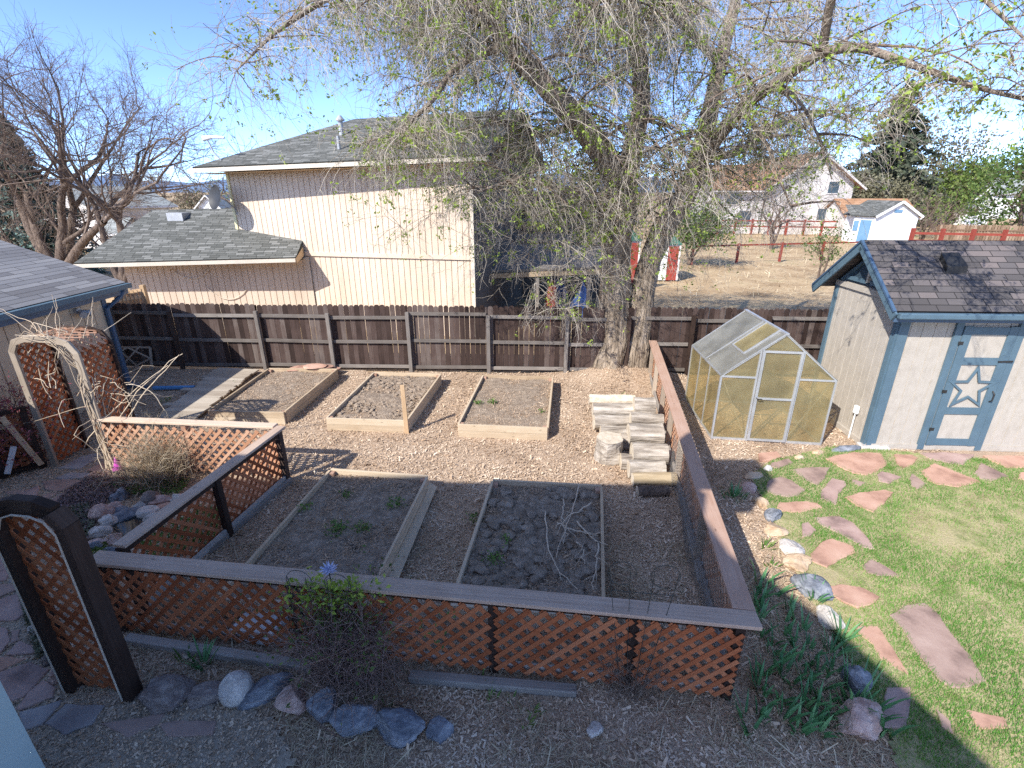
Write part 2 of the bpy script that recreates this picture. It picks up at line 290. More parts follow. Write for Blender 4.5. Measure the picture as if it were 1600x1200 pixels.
class MB:
    def __init__(s): s.v = []; s.f = []; s.uv = []; s.r = []; s.mi = []
    def add(s, vs_, fs, uvs=None, r=None, mi=0):
        b = len(s.v); r = random.random() if r is None else r
        s.v.extend(tuple(p) for p in vs_); s.r.extend([r] * len(vs_))
        for i, f in enumerate(fs):
            s.f.append(tuple(b + k for k in f)); s.mi.append(mi)
            s.uv.append(uvs[i] if uvs else [(vs_[k][0], vs_[k][1]) for k in f])
        return s
    def box(s, c, a, b, d, r=None, mi=0):
        """c centre; a, b, d half vectors (a is the long one, u runs along it)"""
        c, a, b, d = Vector(c), Vector(a), Vector(b), Vector(d)
        if a.cross(b).dot(d) < 0: d = -d
        vs_ = [c + a * i + b * j + d * k for i in (-1, 1) for j in (-1, 1) for k in (-1, 1)]
        fs = [(0, 1, 3, 2), (4, 6, 7, 5), (0, 4, 5, 1), (2, 3, 7, 6), (0, 2, 6, 4), (1, 5, 7, 3)]
        o1, o2 = random.random() * 40, random.random() * 40
        la, lb, ld = a.length, b.length, d.length
        def co(k):
            return (la * (1 if k & 4 else -1), lb * (1 if k & 2 else -1), ld * (1 if k & 1 else -1))
        uvs = []
        for n_, f in enumerate(fs):
            t = []
            for k in f:
                q = co(k)
                t.append((o1 + q[1], o2 + q[2]) if n_ < 2 else ((o1 + q[0], o2 + q[2]) if n_ < 4 else (o1 + q[0], o2 + q[1])))
            uvs.append(t)
        return s.add(vs_, fs, uvs, r, mi)
    def bx(s, x0, x1, y0, y1, z0, z1, r=None, mi=0):
        h = [V((x1 - x0) / 2, 0, 0), V(0, (y1 - y0) / 2, 0), V(0, 0, (z1 - z0) / 2)]
        h.sort(key=lambda q: -q.length)
        return s.box(((x0 + x1) / 2, (y0 + y1) / 2, (z0 + z1) / 2), *h, r=r, mi=mi)
    def beam(s, p0, p1, w, t, up=(0, 0, 1), r=None, mi=0):
        p0, p1 = Vector(p0), Vector(p1); d = p1 - p0; a = d / 2; u = Vector(up)
        side = d.cross(u)
        if side.length < 1e-6: side = d.cross(V(1, 0, 0))
        side.normalize(); u = side.cross(d).normalized()
        return s.box((p0 + p1) / 2, a, side * w / 2, u * t / 2, r, mi)
    def prism(s, pts, z0, z1, r=None, mi=0):
        n = len(pts)
        A = sum(pts[i][0] * pts[(i + 1) % n][1] - pts[(i + 1) % n][0] * pts[i][1] for i in range(n))
        if A < 0: pts = pts[::-1]
        vs_ = [(p[0], p[1], z0) for p in pts] + [(p[0], p[1], z1) for p in pts]
        fs = [tuple(range(n))[::-1], tuple(range(n, 2 * n))] + [(i, (i + 1) % n, n + (i + 1) % n, n + i) for i in range(n)]
        return s.add(vs_, fs, None, r, mi)
    def slab(s, quad, t, mi=0, r=.5, uo=(0, 0), axis=None):
        """a roof plane from its 3 or 4 corners (eave first), t thick downwards; u along the eave, v up the slope"""
        q = [Vector(p) for p in quad]; e = (axis if axis is not None else (q[1] - q[0])).normalized(); n_ = (q[1] - q[0]).cross(q[-1] - q[0]).normalized()
        if n_.z < 0: n_ = -n_
        up = n_.cross(e); k = len(q)
        vs_ = q + [p - n_ * t for p in q]
        uvt = [((p - q[0]).dot(e) + uo[0], (p - q[0]).dot(up) + uo[1]) for p in q]
        fs = [tuple(range(k)), tuple(range(2 * k - 1, k - 1, -1))]; uvs = [uvt, uvt[::-1]]
        for i in range(k):
            j = (i + 1) % k; fs.append((i, i + k, j + k, j)); uvs.append([(0, 0), (0, .01), (.01, .01), (.01, 0)])
        return s.add(vs_, fs, uvs, r, mi)
    def tube(s, pts, rad, n=6, r=None, mi=0, cap=True):
        P = [Vector(p) for p in pts]; rad = rad if hasattr(rad, '__len__') else [rad] * len(P)
        vs_, fs = [], []; ref = V(.31, .17, .93).normalized()
        for i, p in enumerate(P):
            d = (P[min(i + 1, len(P) - 1)] - P[max(i - 1, 0)]).normalized()
            if abs(d.dot(ref)) > .97: ref = V(.9, .3, -.2).normalized()
            x = d.cross(ref).normalized(); y = d.cross(x)
            for k in range(n):
                a = 2 * math.pi * k / n; vs_.append(p + (x * math.cos(a) + y * math.sin(a)) * rad[i])
        for i in range(len(P) - 1):
            for k in range(n):
                fs.append((i * n + k, i * n + (k + 1) % n, (i + 1) * n + (k + 1) % n, (i + 1) * n + k))
        if cap: fs += [tuple(range(n))[::-1], tuple(range(len(vs_) - n, len(vs_)))]
        return s.add(vs_, fs, None, r, mi)
    def build(s, name, mats, parent=None, smooth=False, bevel=0):
        me = bpy.data.meshes.new(name); me.from_pydata(s.v, [], s.f)
        uvl = me.uv_layers.new(name='UVMap'); flat = [c for f in s.uv for p in f for c in p]
        uvl.data.foreach_set('uv', flat)
        at = me.attributes.new('rnd', 'FLOAT', 'POINT'); at.data.foreach_set('value', s.r)
        me.polygons.foreach_set('material_index', s.mi)
        me.update()
        o = link(name, me, mats, parent, smooth)
        if bevel:
            b = o.modifiers.new('bevel', 'BEVEL'); b.width = bevel; b.segments = 2; b.limit_method = 'ANGLE'
        return o
def np_mesh(name, v, f, mats, parent=None, rnd=None, smooth=False):
    """v (n,3), f (m,k) all faces of k corners"""
    me = bpy.data.meshes.new(name); k = f.shape[1]
    me.vertices.add(len(v)); me.vertices.foreach_set('co', np.ascontiguousarray(v, np.float32).ravel())
    me.loops.add(f.size); me.loops.foreach_set('vertex_index', np.ascontiguousarray(f, np.int32).ravel())
    me.polygons.add(len(f)); me.polygons.foreach_set('loop_start', np.arange(0, f.size, k, dtype=np.int32))
    me.update(calc_edges=True)
    if rnd is not None:
        at = me.attributes.new('rnd', 'FLOAT', 'POINT'); at.data.foreach_set('value', np.ascontiguousarray(rnd, np.float32))
    return link(name, me, mats, parent, smooth)
def ribbons(polys, sides=3):
    """polys: list of (points (p,3), radii (p,), rnd) -> v, f, rnd of all the tubes as one mesh"""
    groups = {}
    for P, r_, q in polys: groups.setdefault(len(P), []).append((P, r_, q))
    Vs, Fs, Rs = [], [], []; off = 0
    ang = np.arange(sides) * 2 * np.pi / sides
    for p, L in groups.items():
        P = np.array([x[0] for x in L], float); rd = np.array([x[1] for x in L], float); q = np.array([x[2] for x in L], float)
        d = np.gradient(P, axis=1); d /= np.linalg.norm(d, axis=2, keepdims=True) + 1e-9
        ref = np.zeros_like(d); ref[..., 0] = .37; ref[..., 1] = .81; ref[..., 2] = .45
        x = np.cross(d, ref); x /= np.linalg.norm(x, axis=2, keepdims=True) + 1e-9; y = np.cross(d, x)
        ring = P[:, :, None, :] + rd[:, :, None, None] * (x[:, :, None, :] * np.cos(ang)[None, None, :, None] + y[:, :, None, :] * np.sin(ang)[None, None, :, None])
        n = len(L); Vs.append(ring.reshape(-1, 3)); Rs.append(np.repeat(q, p * sides))
        i = np.arange(p - 1)[:, None] * sides; k = np.arange(sides)[None, :]; k2 = (k + 1) % sides
        fq = np.stack([i + k, i + k2, i + sides + k2, i + sides + k], -1).reshape(-1, 4)
        Fs.append((np.arange(n)[:, None, None] * p * sides + fq[None] + off).reshape(-1, 4)); off += n * p * sides
    return np.concatenate(Vs), np.concatenate(Fs), np.concatenate(Rs)
def quads(centres, size, flat=0.0, aspect=.5, rnd=None, normals=None):
    """leaf-sized quads with random orientation; flat pulls them level"""
    n = len(centres); a = rng.normal(size=(n, 3)); a[:, 2] *= (1 - flat); a /= np.linalg.norm(a, axis=1, keepdims=True)
    b = rng.normal(size=(n, 3)); b[:, 2] *= (1 - flat); b -= a * (a * b).sum(1, keepdims=True); b /= np.linalg.norm(b, axis=1, keepdims=True) + 1e-9
    s = size * rng.uniform(.6, 1.4, (n, 1)) if np.isscalar(size) else size[:, None]
    A = a * s; B = b * s * aspect
    v = np.stack([centres - A, centres - B * .9 - A * .1, centres + A, centres + B * .9 - A * .1], 1).reshape(-1, 3)
    f = np.arange(4 * n).reshape(n, 4); r = rng.random(n) if rnd is None else rnd
    return v, f, np.repeat(r, 4)
def droop(p, d, L, n, grav, jit):
    p = np.array(p, float); d = np.array(d, float); d /= np.linalg.norm(d); st = L / (n - 1); out = [p.copy()]
    for _ in range(n - 1):
        d = d + np.array([0, 0, -grav * st]) + rng.normal(size=3) * jit; d /= np.linalg.norm(d); p = p + d * st; out.append(p.copy())
    return np.array(out)
def in_poly(x, y, poly):
    x = np.asarray(x); y = np.asarray(y); ins = np.zeros(x.shape, bool); n = len(poly)
    for i in range(n):
        x0, y0 = poly[i][0], poly[i][1]; x1, y1 = poly[(i + 1) % n][0], poly[(i + 1) % n][1]
        c = ((y0 > y) != (y1 > y)) & (x < (x1 - x0) * (y - y0) / (y1 - y0 + 1e-12) + x0); ins ^= c
    return ins
def sheet(name, poly, z, mat, step=.12, amp=.02, mfun=None, seed=0):
    """a gently uneven ground sheet clipped to a polygon (cells whose centre is inside)"""
    xs = [p[0] for p in poly]; ys = [p[1] for p in poly]
    nx = int((max(xs) - min(xs)) / step) + 1; ny = int((max(ys) - min(ys)) / step) + 1
    gx = min(xs) + np.arange(nx + 1) * step; gy = min(ys) + np.arange(ny + 1) * step
    X, Y = np.meshgrid(gx, gy, indexing='ij')
    Z = np.zeros_like(X)
    for i in range(nx + 1):
        for j in range(ny + 1):
            x, y = X[i, j], Y[i, j]
            Z[i, j] = z + amp * noise.noise((x * 1.7 + seed, y * 1.7, seed)) + amp * .5 * noise.noise((x * 6, y * 6, seed)) + (mfun(x, y) if mfun else 0)
    cx, cy = X[:-1, :-1] + step / 2, Y[:-1, :-1] + step / 2
    ok = in_poly(cx, cy, poly)
    idx = np.arange((nx + 1) * (ny + 1)).reshape(nx + 1, ny + 1)
    f = np.stack([idx[:-1, :-1], idx[1:, :-1], idx[1:, 1:], idx[:-1, 1:]], -1)[ok]
    return np_mesh(name, np.stack([X, Y, Z], -1).reshape(-1, 3), f, mat, smooth=True)
def rock_mb(c, sx, sy, sz, rot, seed, cuts=9, sub=3, rough=.09):
    r_ = random.Random(seed); bm = bmesh.new(); bmesh.ops.create_icosphere(bm, subdivisions=sub, radius=1)
    pl = []
    for _ in range(cuts):
        n_ = Vector((r_.gauss(0, 1), r_.gauss(0, 1), r_.gauss(0, .8))).normalized(); pl.append((n_, r_.uniform(.55, .85)))
    mb = MB(); vs_ = []
    rm = Matrix.Rotation(rot, 3, 'Z')
    for v in bm.verts:
        p = v.co.copy()
        for n_, h in pl:
            e = p.dot(n_) - h
            if e > 0: p -= n_ * e * .92
        p *= 1 + rough * noise.noise(p * 2.2 + V(seed, 0, 0)) + rough * .5 * noise.noise(p * 6 + V(seed, 0, 0))
        vs_.append(Vector(c) + rm @ V(p.x * sx, p.y * sy, p.z * sz))
    fs = [tuple(v.index for v in f.verts) for f in bm.faces]; bm.free()
    mb.add(vs_, fs); return mb
def grow(p, d, L, r, lev, maxl, out, tips, spread=.6, up=.15, nch=(2, 4), shrink=.68, wob=.12, sag=0, npt=6):
    """recursive bare branching; out gets (points, radii, rnd) polylines"""
    p = np.array(p, float); d = np.array(d, float); d /= np.linalg.norm(d); pts = [p.copy()]; st = L / (npt - 1)
    for _ in range(npt - 1):
        d = d + rng.normal(size=3) * wob + np.array([0, 0, up - sag * lev]) * .25; d /= np.linalg.norm(d); p = p + d * st; pts.append(p.copy())
    pts = np.array(pts); r1 = r * .55
    out.append((pts, np.linspace(r, r1, npt), rng.random()))
    if lev >= maxl: tips.append(pts[-1]); tips.append(pts[npt // 2]); return
    for k in range(rng.integers(nch[0], nch[1] + 1)):
        i = rng.integers(npt // 2 - 1, npt) if k else npt - 1
        q = d + rng.normal(size=3) * spread; q /= np.linalg.norm(q)
        grow(pts[i], q, L * shrink * rng.uniform(.75, 1.2), max(r1 * rng.uniform(.6, .95) if k else r1, .0055), lev + 1, maxl, out, tips, spread, up, nch, shrink, wob, sag, npt)
#PART2

# ================================================================== THE SETTING
def P2(lst, z=0.0): return [G(x, y, z) for x, y in lst]
bmk = MB(); bmk.add([(-3000, -200, -.05), (3000, -200, -.05), (3000, 9000, -.05), (-3000, 9000, -.05)], [(0, 1, 2, 3)])
struct(bmk.build('ground', M['field']))
def fence_y(x): return 12.66 - .04 * (x + 2.6)
lawn_edge = [(1172, 745), (1205, 722), (1250, 712), (1296, 700), (1345, 702), (1500, 716), (1600, 725), (1700, 735)]
lawn_poly = P2([(1172, 745), (1195, 790), (1222, 850), (1245, 900), (1268, 940), (1300, 990), (1336, 1050), (1380, 1130), (1400, 1200)]) + [V(3.6, 1.2, 0), V(14, 1.2, 0), V(14, 8.3, 0)] + P2(lawn_edge[::-1][:-1])
patio_poly = [V(-13, 1.0, 0), V(-2.4, 1.0, 0)] + P2([(460, 1190), (420, 1120), (215, 1092), (120, 1078), (60, 1010), (25, 900), (75, 800), (130, 745), (190, 718), (150, 690), (85, 715), (0, 760)]) + [V(-13, 6.5, 0)]
struct(sheet('mulch_ground', [V(-13, 1.0, 0), V(12, 1.0, 0), V(12, fence_y(12), 0), V(-13, fence_y(-13), 0)], .0, M['mulch'], .11, .022, mound, 3))
struct(sheet('lawn', lawn_poly, .032, M['lawnsoil'], .06, .012, None, 11))
struct(sheet('stone_path', patio_poly, .026, M['sandsoil'], .06, .008, None, 17))
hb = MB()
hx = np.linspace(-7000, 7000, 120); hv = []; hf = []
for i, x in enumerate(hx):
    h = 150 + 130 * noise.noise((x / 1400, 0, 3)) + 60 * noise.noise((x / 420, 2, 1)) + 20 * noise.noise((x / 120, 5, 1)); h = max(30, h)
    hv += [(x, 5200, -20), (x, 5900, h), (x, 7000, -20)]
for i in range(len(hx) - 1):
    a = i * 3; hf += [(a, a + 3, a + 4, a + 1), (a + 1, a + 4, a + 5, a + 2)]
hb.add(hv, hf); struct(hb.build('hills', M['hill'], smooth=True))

# ---- our own house (up and behind): unseen roof and chimney, shaped to throw the big shade over the near beds
own = thing('own_house', 'pale teal house whose wall corner shows at the lower frame edge', 'house', (-8, 0, 0))
zE = 6.6; kx, ky = SUN_AZ[0] / math.tan(SUN_EL), SUN_AZ[1] / math.tan(SUN_EL)
shade = [(-11.8, 7.42), (2.78, 7.08), (3.30, 6.21), (3.10, 5.73), (3.14, 5.10), (3.61, 4.24), (3.97, 3.10), (4.25, 2.1), (-11.8, 2.1)]
pl_ = [(x - kx * zE, y - ky * zE) for x, y in shade]
MB().prism(pl_, zE - .2, zE).build('roof', M['roof1'], own)
cx0, cx1, cy0, cy1 = [a - b * zE for a, b in ((2.8, kx), (3.62, kx), (6.3, ky), (7.05, ky))]
MB().bx(cx0, cx1, cy0, cy1, zE + .003, zE + .98).build('chimney', M['creamtrim'], own)
MB().bx(pl_[0][0] + .5, pl_[2][0] - .9, pl_[-1][1] + .4, pl_[2][1] - .6, 0, zE - .203).build('wall', M['teal'], own)
hc = AT(19, 1100, 2.4)
MB().bx(-9, hc.x, .6, 2.4, 0, 3.0).build('porch_wall', M['teal'], own)

# ---- siding wall with real grooves
def siding(p0, p1, z0, z1, pitch=.2, gw=.022, gd=.022, z0b=None, z1b=None, topfun=None):
    """vertical boarded wall from p0 to p1 (2-D); the outside is on the right hand when walking p0 -> p1"""
    p0, p1 = Vector((p0[0], p0[1])), Vector((p1[0], p1[1])); L = (p1 - p0).length; d = (p1 - p0) / L; nrm = V(d.y, -d.x)
    z0b = z0 if z0b is None else z0b; z1b = z1 if z1b is None else z1b
    prof = [(0, 0)]; x = pitch
    while x < L - .05:
        prof += [(x - gw / 2, 0), (x - gw / 2 + .003, -gd), (x + gw / 2 - .003, -gd), (x + gw / 2, 0)]; x += pitch
    prof.append((L, 0))
    mb = MB(); n = len(prof); lo, hi = [], []
    for s_, o_ in prof:
        q = p0 + d * s_ + nrm * o_; t = s_ / L
        lo.append((q.x, q.y, z0 + (z0b - z0) * t)); hi.append((q.x, q.y, topfun(t) if topfun else z1 + (z1b - z1) * t))
    fs = [(i, i + 1, n + i + 1, n + i) for i in range(n - 1)]
    uvs = [[(prof[i][0], lo[i][2]), (prof[i + 1][0], lo[i + 1][2]), (prof[i + 1][0], hi[i + 1][2]), (prof[i][0], hi[i][2])] for i in range(n - 1)]
    mb.add(lo + hi, fs, uvs, .5)
    return mb, d, nrm

# ---- the cream neighbour's house
nb = thing('neighbor_house', 'two storey cream house with grey shingle roof behind the dark board fence', 'house', (-6, 19, 0))
YL, YR = 18.3, 16.1
wl0 = AT(356, 265, YL); wr0 = AT(735, 245, YR)
wL, wR = V(-9.68, YL), V(wr0.x, YR)
topL, topR = AT(356, 262, YL).z + .05, AT(735, 244, YR).z + .05
band_L, band_R = 2.50, 2.56
mb, dW, nW = siding(wL, wR, band_L + .05, topL, .21, z0b=band_R + .05, z1b=topR); mb.build('upper_wall', M['cream'], nb)
off = nW * -.02
mb, _, _ = siding(wL + off, wR + off, -.05, band_L, .21, z1b=band_R); mb.build('lower_wall', M['cream'], nb)
b3 = lambda p, z, o=0: V(p.x + nW.x * o, p.y + nW.y * o, z)
MB().beam(b3(wL, band_L + .03, .01), b3(wR, band_R + .03, .01), .05, .13).build('band_board', M['cream'], nb)
back = -nW * 9.0
wRb = wR + back; wLb = wL + back
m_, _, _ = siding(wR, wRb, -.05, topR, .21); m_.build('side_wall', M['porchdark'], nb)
m_, _, _ = siding(wLb, wL, -.05, topL, .21); m_.build('end_wall', M['cream'], nb)
MB().beam(b3(wL, .0, .012), b3(wL, topL - .1, .012), .10, .05, up=(nW.x, nW.y, 0)).build('corner_board', M['yellowtrim'], nb)
MB().beam(b3(wR, .0, .012), b3(wR, topR - .1, .012), .10, .05, up=(nW.x, nW.y, 0)).build('corner_board', M['creamtrim'], nb)
ov = .55
eL = AT(300, 261, YL - .75); eR = AT(745, 242, YR - .55)
bvec = V(-nW.x, -nW.y, 0)
rise = .40
def upslope(p, k): return p + bvec * k + V(0, 0, k * rise)
rL = AT(402, 214, YL + 2.0); rT = AT(486, 191, YL + 3.9)
k_r = 4.3
rR2 = upslope(eR, k_r) + (eR - eL).normalized() * 3
ridgeL = upslope(eL, k_r) + (eR - eL).normalized() * 3.4
eR2 = eR + (eR - eL).normalized() * .35
ridgeR = upslope(eR2, k_r)
MB().slab([eL, eR2, ridgeR, ridgeL], .12).build('roof', M['roof1'], nb)
bk = V(bvec.x, bvec.y, 0) * (2 * k_r)
MB().slab([eR2 + bk, eL + bk, ridgeL + V(0, 0, .003), ridgeR + V(0, 0, .003)], .12).build('roof', M['roof1'], nb)
MB().slab([eL + bk - V(0, 0, .003), eL - V(0, 0, .003), ridgeL - V(0, 0, .003)], .12).build('hip_roof', M['roof1'], nb)
gd = V(nW.x, nW.y, 0)
gut = MB().beam(eL + V(0, 0, -.11) + gd * .05, eR2 + V(0, 0, -.11) + gd * .05, .11, .12); gut.build('gutter', M['creamtrim'], nb)
sf = MB(); a0, a1 = eL + V(0, 0, -.2), eR2 + V(0, 0, -.2); ins = V(bvec.x, bvec.y, 0) * .9
sf.add([a0, a1, a1 + ins, a0 + ins], [(0, 1, 2, 3)]); sf.build('soffit', M['soffit'], nb)
vp = upslope(eL, 2.4) + (eR - eL).normalized() * 4.0
vt = MB().tube([vp, vp + V(0, 0, .5)], .08, 10).build('vent_pipe', M['metalgrey'], nb)
MB().tube([vp + V(0, 0, .45), vp + V(0, 0, .49), vp + V(0, 0, .62)], [.15, .15, .05], 10).build('vent_cap', M['metalgrey'], vt)
vp2 = upslope(eL, 1.0) + (eR - eL).normalized() * 4.7
MB().tube([vp2, vp2 + V(0, 0, .4)], .05, 8).build('vent_pipe', M['metalgrey'], nb)
# lower wing
gL, gR = AT(115, 411, 16.3), AT(462, 402, 16.75)
wing = thing('house_wing', 'low cream wing with grey shingle roof joined to the two storey house', 'house', (-11, 17, 0))
wdir = (gR - gL).normalized(); wn2 = V(-wdir.y, wdir.x, 0).normalized()
def on_wall(x): return YL + (YR - YL) * (x - wL.x) / (wR.x - wL.x)
wb1 = V(gR.x + .1, on_wall(gR.x + .1) - .035, 0); wb0 = V(gL.x + 1.0, gL.y + .75, 0)
MBw, _, _ = siding((wb0.x, wb0.y), (wb1.x + wdir.x * .0, wb1.y), -.05, gL.z - .1, .21, z1b=gR.z - .1); MBw.build('wall', M['cream'], wing)
kk = 3.6
q0, q1 = gL, gR
rA = AT(238, 328, 19.4); rB = AT(372, 328, 19.4)
inner = V(gR.x, on_wall(gR.x) - .02, gR.z + .30)
up_ = (rA - gL) - wdir * ((rA - gL).dot(wdir)); rBx = gR + up_
MB().slab([gL, gR, rBx, rA], .1).build('roof', M['roof1'], wing)
rg = rA - rB; MB().slab([gL + wn2 * 6, gL, rA], .1).build('hip_roof', M['roof1'], wing)
MB().beam(gL + V(0, 0, -.09) - wn2 * .05, gR + V(0, 0, -.09) - wn2 * .05, .1, .11).build('gutter', M['creamtrim'], wing)
tb = MB(); tb.add([gR + V(.01, 0, -.02), gR + V(.01, 0, -.02) + wn2 * .8 + V(0, 0, .27), gR + V(.01, 0, -.24) + wn2 * .8 + V(0, 0, .2), gR + V(.01, 0, -.2)], [(0, 1, 2, 3)]); tb.build('end_board', M['soffit'], wing)
sf = MB(); a0, a1 = gL + V(0, 0, -.15), gR + V(0, 0, -.15); sf.add([a0, a1, a1 + wn2 * .82, a0 + wn2 * .82], [(0, 1, 2, 3)]); sf.build('soffit', M['soffit'], wing)
rv = AT(278, 338, 18.9); tv = MB().bx(rv.x - .28, rv.x + .28, rv.y - .2, rv.y + .3, rv.z - .15, rv.z + .12).build('roof_vent', M['metalgrey'], wing)
for a_, b_, s_ in (((268, 418), (330, 420), .35), ((322, 448), (386, 452), .4)):
    pa, pb = AT(a_[0], a_[1], wb0.y + .2), AT(b_[0], b_[1], wb0.y + .35)
    pa.y = pb.y = 0
    def wy(x): return wb0.y + (wb1.y - wb0.y) * (x - wb0.x) / (wb1.x - wb0.x) - .03
    pts = []
    for i in range(9):
        t = i / 8; q = pa.lerp(pb, t); pts.append(V(q.x, wy(q.x), q.z - 4 * s_ * t * (1 - t)))
    MB().tube(pts, .012, 5).build('hanging_cable', M['creamtrim'], wing)
# dishes
an = thing('satellite_antenna', 'white flat antenna on a bent arm at the upper eave corner', 'antenna', upslope(eL, .5) + (eR - eL).normalized() * .7)
ap = an.location.copy()
MB().tube([ap, ap + V(-.2, 0, .25), ap + V(-.32, 0, .6)], .025, 6).build('arm', M['metalgrey'], an)
MB().tube([ap + V(-.45, 0, .64), ap + V(-.15, 0, .69), ap + V(.25, -.02, .67)], [.09, .05, .04], 8).build('receiver', M['white'], an)
dp = AT(349, 312, 18.0)
ds = thing('satellite_dish', 'dark round dish mounted on the upper house wall above the low wing roof', 'satellite dish', dp)
dv = []; df = []; nr = 20; dN = V(-.55, -.8, .25).normalized(); dX = dN.cross(V(0, 0, 1)).normalized(); dZ = dX.cross(dN)
for k in range(5):
    for i in range(nr):
        a_ = 2 * math.pi * i / nr; r_ = .40 * k / 4
        dv.append(dp + V(-.05, -.25, .05) + dX * math.cos(a_) * r_ + dZ * math.sin(a_) * r_ + dN * (r_ * r_ * .6))
for k in range(4):
    for i in range(nr): df.append((k * nr + i, k * nr + (i + 1) % nr, (k + 1) * nr + (i + 1) % nr, (k + 1) * nr + i))
MB().add(dv, df).build('dish', M['black'], ds, smooth=True)
MB().tube([dp + V(0, .1, 0), dp + V(.22, .25, -.3), dp + V(.3, .35, -.75)], .03, 6).build('arm', M['metalgrey'], ds)

# ---- the tan garage with blue gutter
ga = thing('garage', 'tan garage with lilac grey roof and slate blue gutter beside the arch', 'garage', (-10.5, 10, 0))
g0 = G(197, 441, 2.5); g1 = G(0, 488, 2.5)
gdir = (g1 - g0).normalized(); g2 = g0 + gdir * 7.5
gin = V(gdir.y, -gdir.x, 0); gin = gin if gin.x < 0 else -gin
def grs(p, k): return p + gin * k + V(0, 0, .375 * k)
MB().slab([g2, g0, grs(g0, 3.6), grs(g2, 3.6)], .1).build('roof', M['roof2'], ga)
bkk = gin * 7.2; MB().slab([g0 + bkk, g2 + bkk, grs(g2, 3.6) + V(0, 0, .003), grs(g0, 3.6) + V(0, 0, .003)], .1).build('roof', M['roof2'], ga)
wc = V(-9.52, 11.5, 0)
wcs = wc + gdir * 6.4
mbg, _, _ = siding((wcs.x, wcs.y), (wc.x, wc.y), -.05, 2.36, .30); mbg.build('wall', M['tan'], ga)
wce = wc + gin * 6.3
mbg, _, _ = siding((wc.x, wc.y), (wce.x, wce.y), -.05, 2.36, .30, topfun=lambda t: 2.36 + .375 * 3.1 * (1 - abs(2 * t - 1))); mbg.build('gable_wall', M['tan'], ga)
gx = -gin
MB().beam(g0 + V(0, 0, -.07) + gx * .06, g2 + V(0, 0, -.07) + gx * .06, .12, .11, ).build('gutter', M['blue'], ga)
MB().beam(g0 + V(0, 0, -.19) - gin * -.02, g2 + V(0, 0, -.19) - gin * -.02, .03, .14).build('fascia', M['bluedeep'], ga)
sf = MB(); sf.add([g0 + V(0, 0, -.2), g2 + V(0, 0, -.2), g2 + V(0, 0, -.2) + gin * .5, g0 + V(0, 0, -.2) + gin * .5], [(0, 1, 2, 3)]); sf.build('soffit', M['tan'], ga)
dsx = wc + V(.07, .02, 0)
ga_dp = MB(); ga_dp.tube([g0 + V(.02, -.15, -.12), g0 + V(-.04, -.25, -.3), V(dsx.x, dsx.y - .1, 2.0), V(dsx.x, dsx.y - .1, .25), V(dsx.x + .12, dsx.y - .14, .1), V(dsx.x + .5, dsx.y - .2, .06)], .055, 8)
ga_dp.build('downspout', M['bluedeep'], ga)
MB().bx(wc.x - .01, wc.x + .03, wc.y - .11, wc.y + .012, 0, 2.34).build('corner_board', M['bluedeep'], ga)
lf = wc + gdir * .85 + V(.08, 0, 2.12)
lp = MB().tube([lf - V(.08, 0, 0), lf], .07, 10).build('flood_light', M['metalgrey'], ga)
for s_ in (-1, 1): MB().tube([lf, lf + V(.07, .05 * s_, -.03), lf + V(.16, .11 * s_, -.07)], [.03, .05, .075], 10).build('lamp_head', M['metalgrey'], lp)
sp0 = V(dsx.x + .5, dsx.y - .18, .06); sp1 = G(304, 605, .06)
tag(MB().beam(sp0 + V(.15, -.03, 0), sp1, .10, .07).build('downspout_extension', M['bluehose'], bevel=.012), 'bright blue plastic drain pipe lying from the garage corner to the boardwalk', 'drain pipe')
# tan gate behind the garage
tg = thing('side_gate', 'short sunlit tan cedar fence between the garage and the dark fence', 'fence', (-10, 13.9, 0))
a_, b_ = AT(176, 470, 14.2), AT(222, 450, 14.9); mbp = MB()
for i in range(9):
    t = i / 8; q = a_.lerp(b_, t); mbp.bx(q.x - .07, q.x + .07, q.y - .01, q.y + .01, 0, 1.82 + .03 * random.random())
mbp.build('board_panel', M['tanfence'], tg)
MB().beam(V(a_.x, a_.y - .04, 1.6), V(b_.x, b_.y - .04, 1.62), .04, .09).build('rail', M['tanfence'], tg)
MB().bx(b_.x - .02, b_.x + .1, b_.y - .08, b_.y + .04, 0, 1.95).build('post', M['tanfence'], tg)

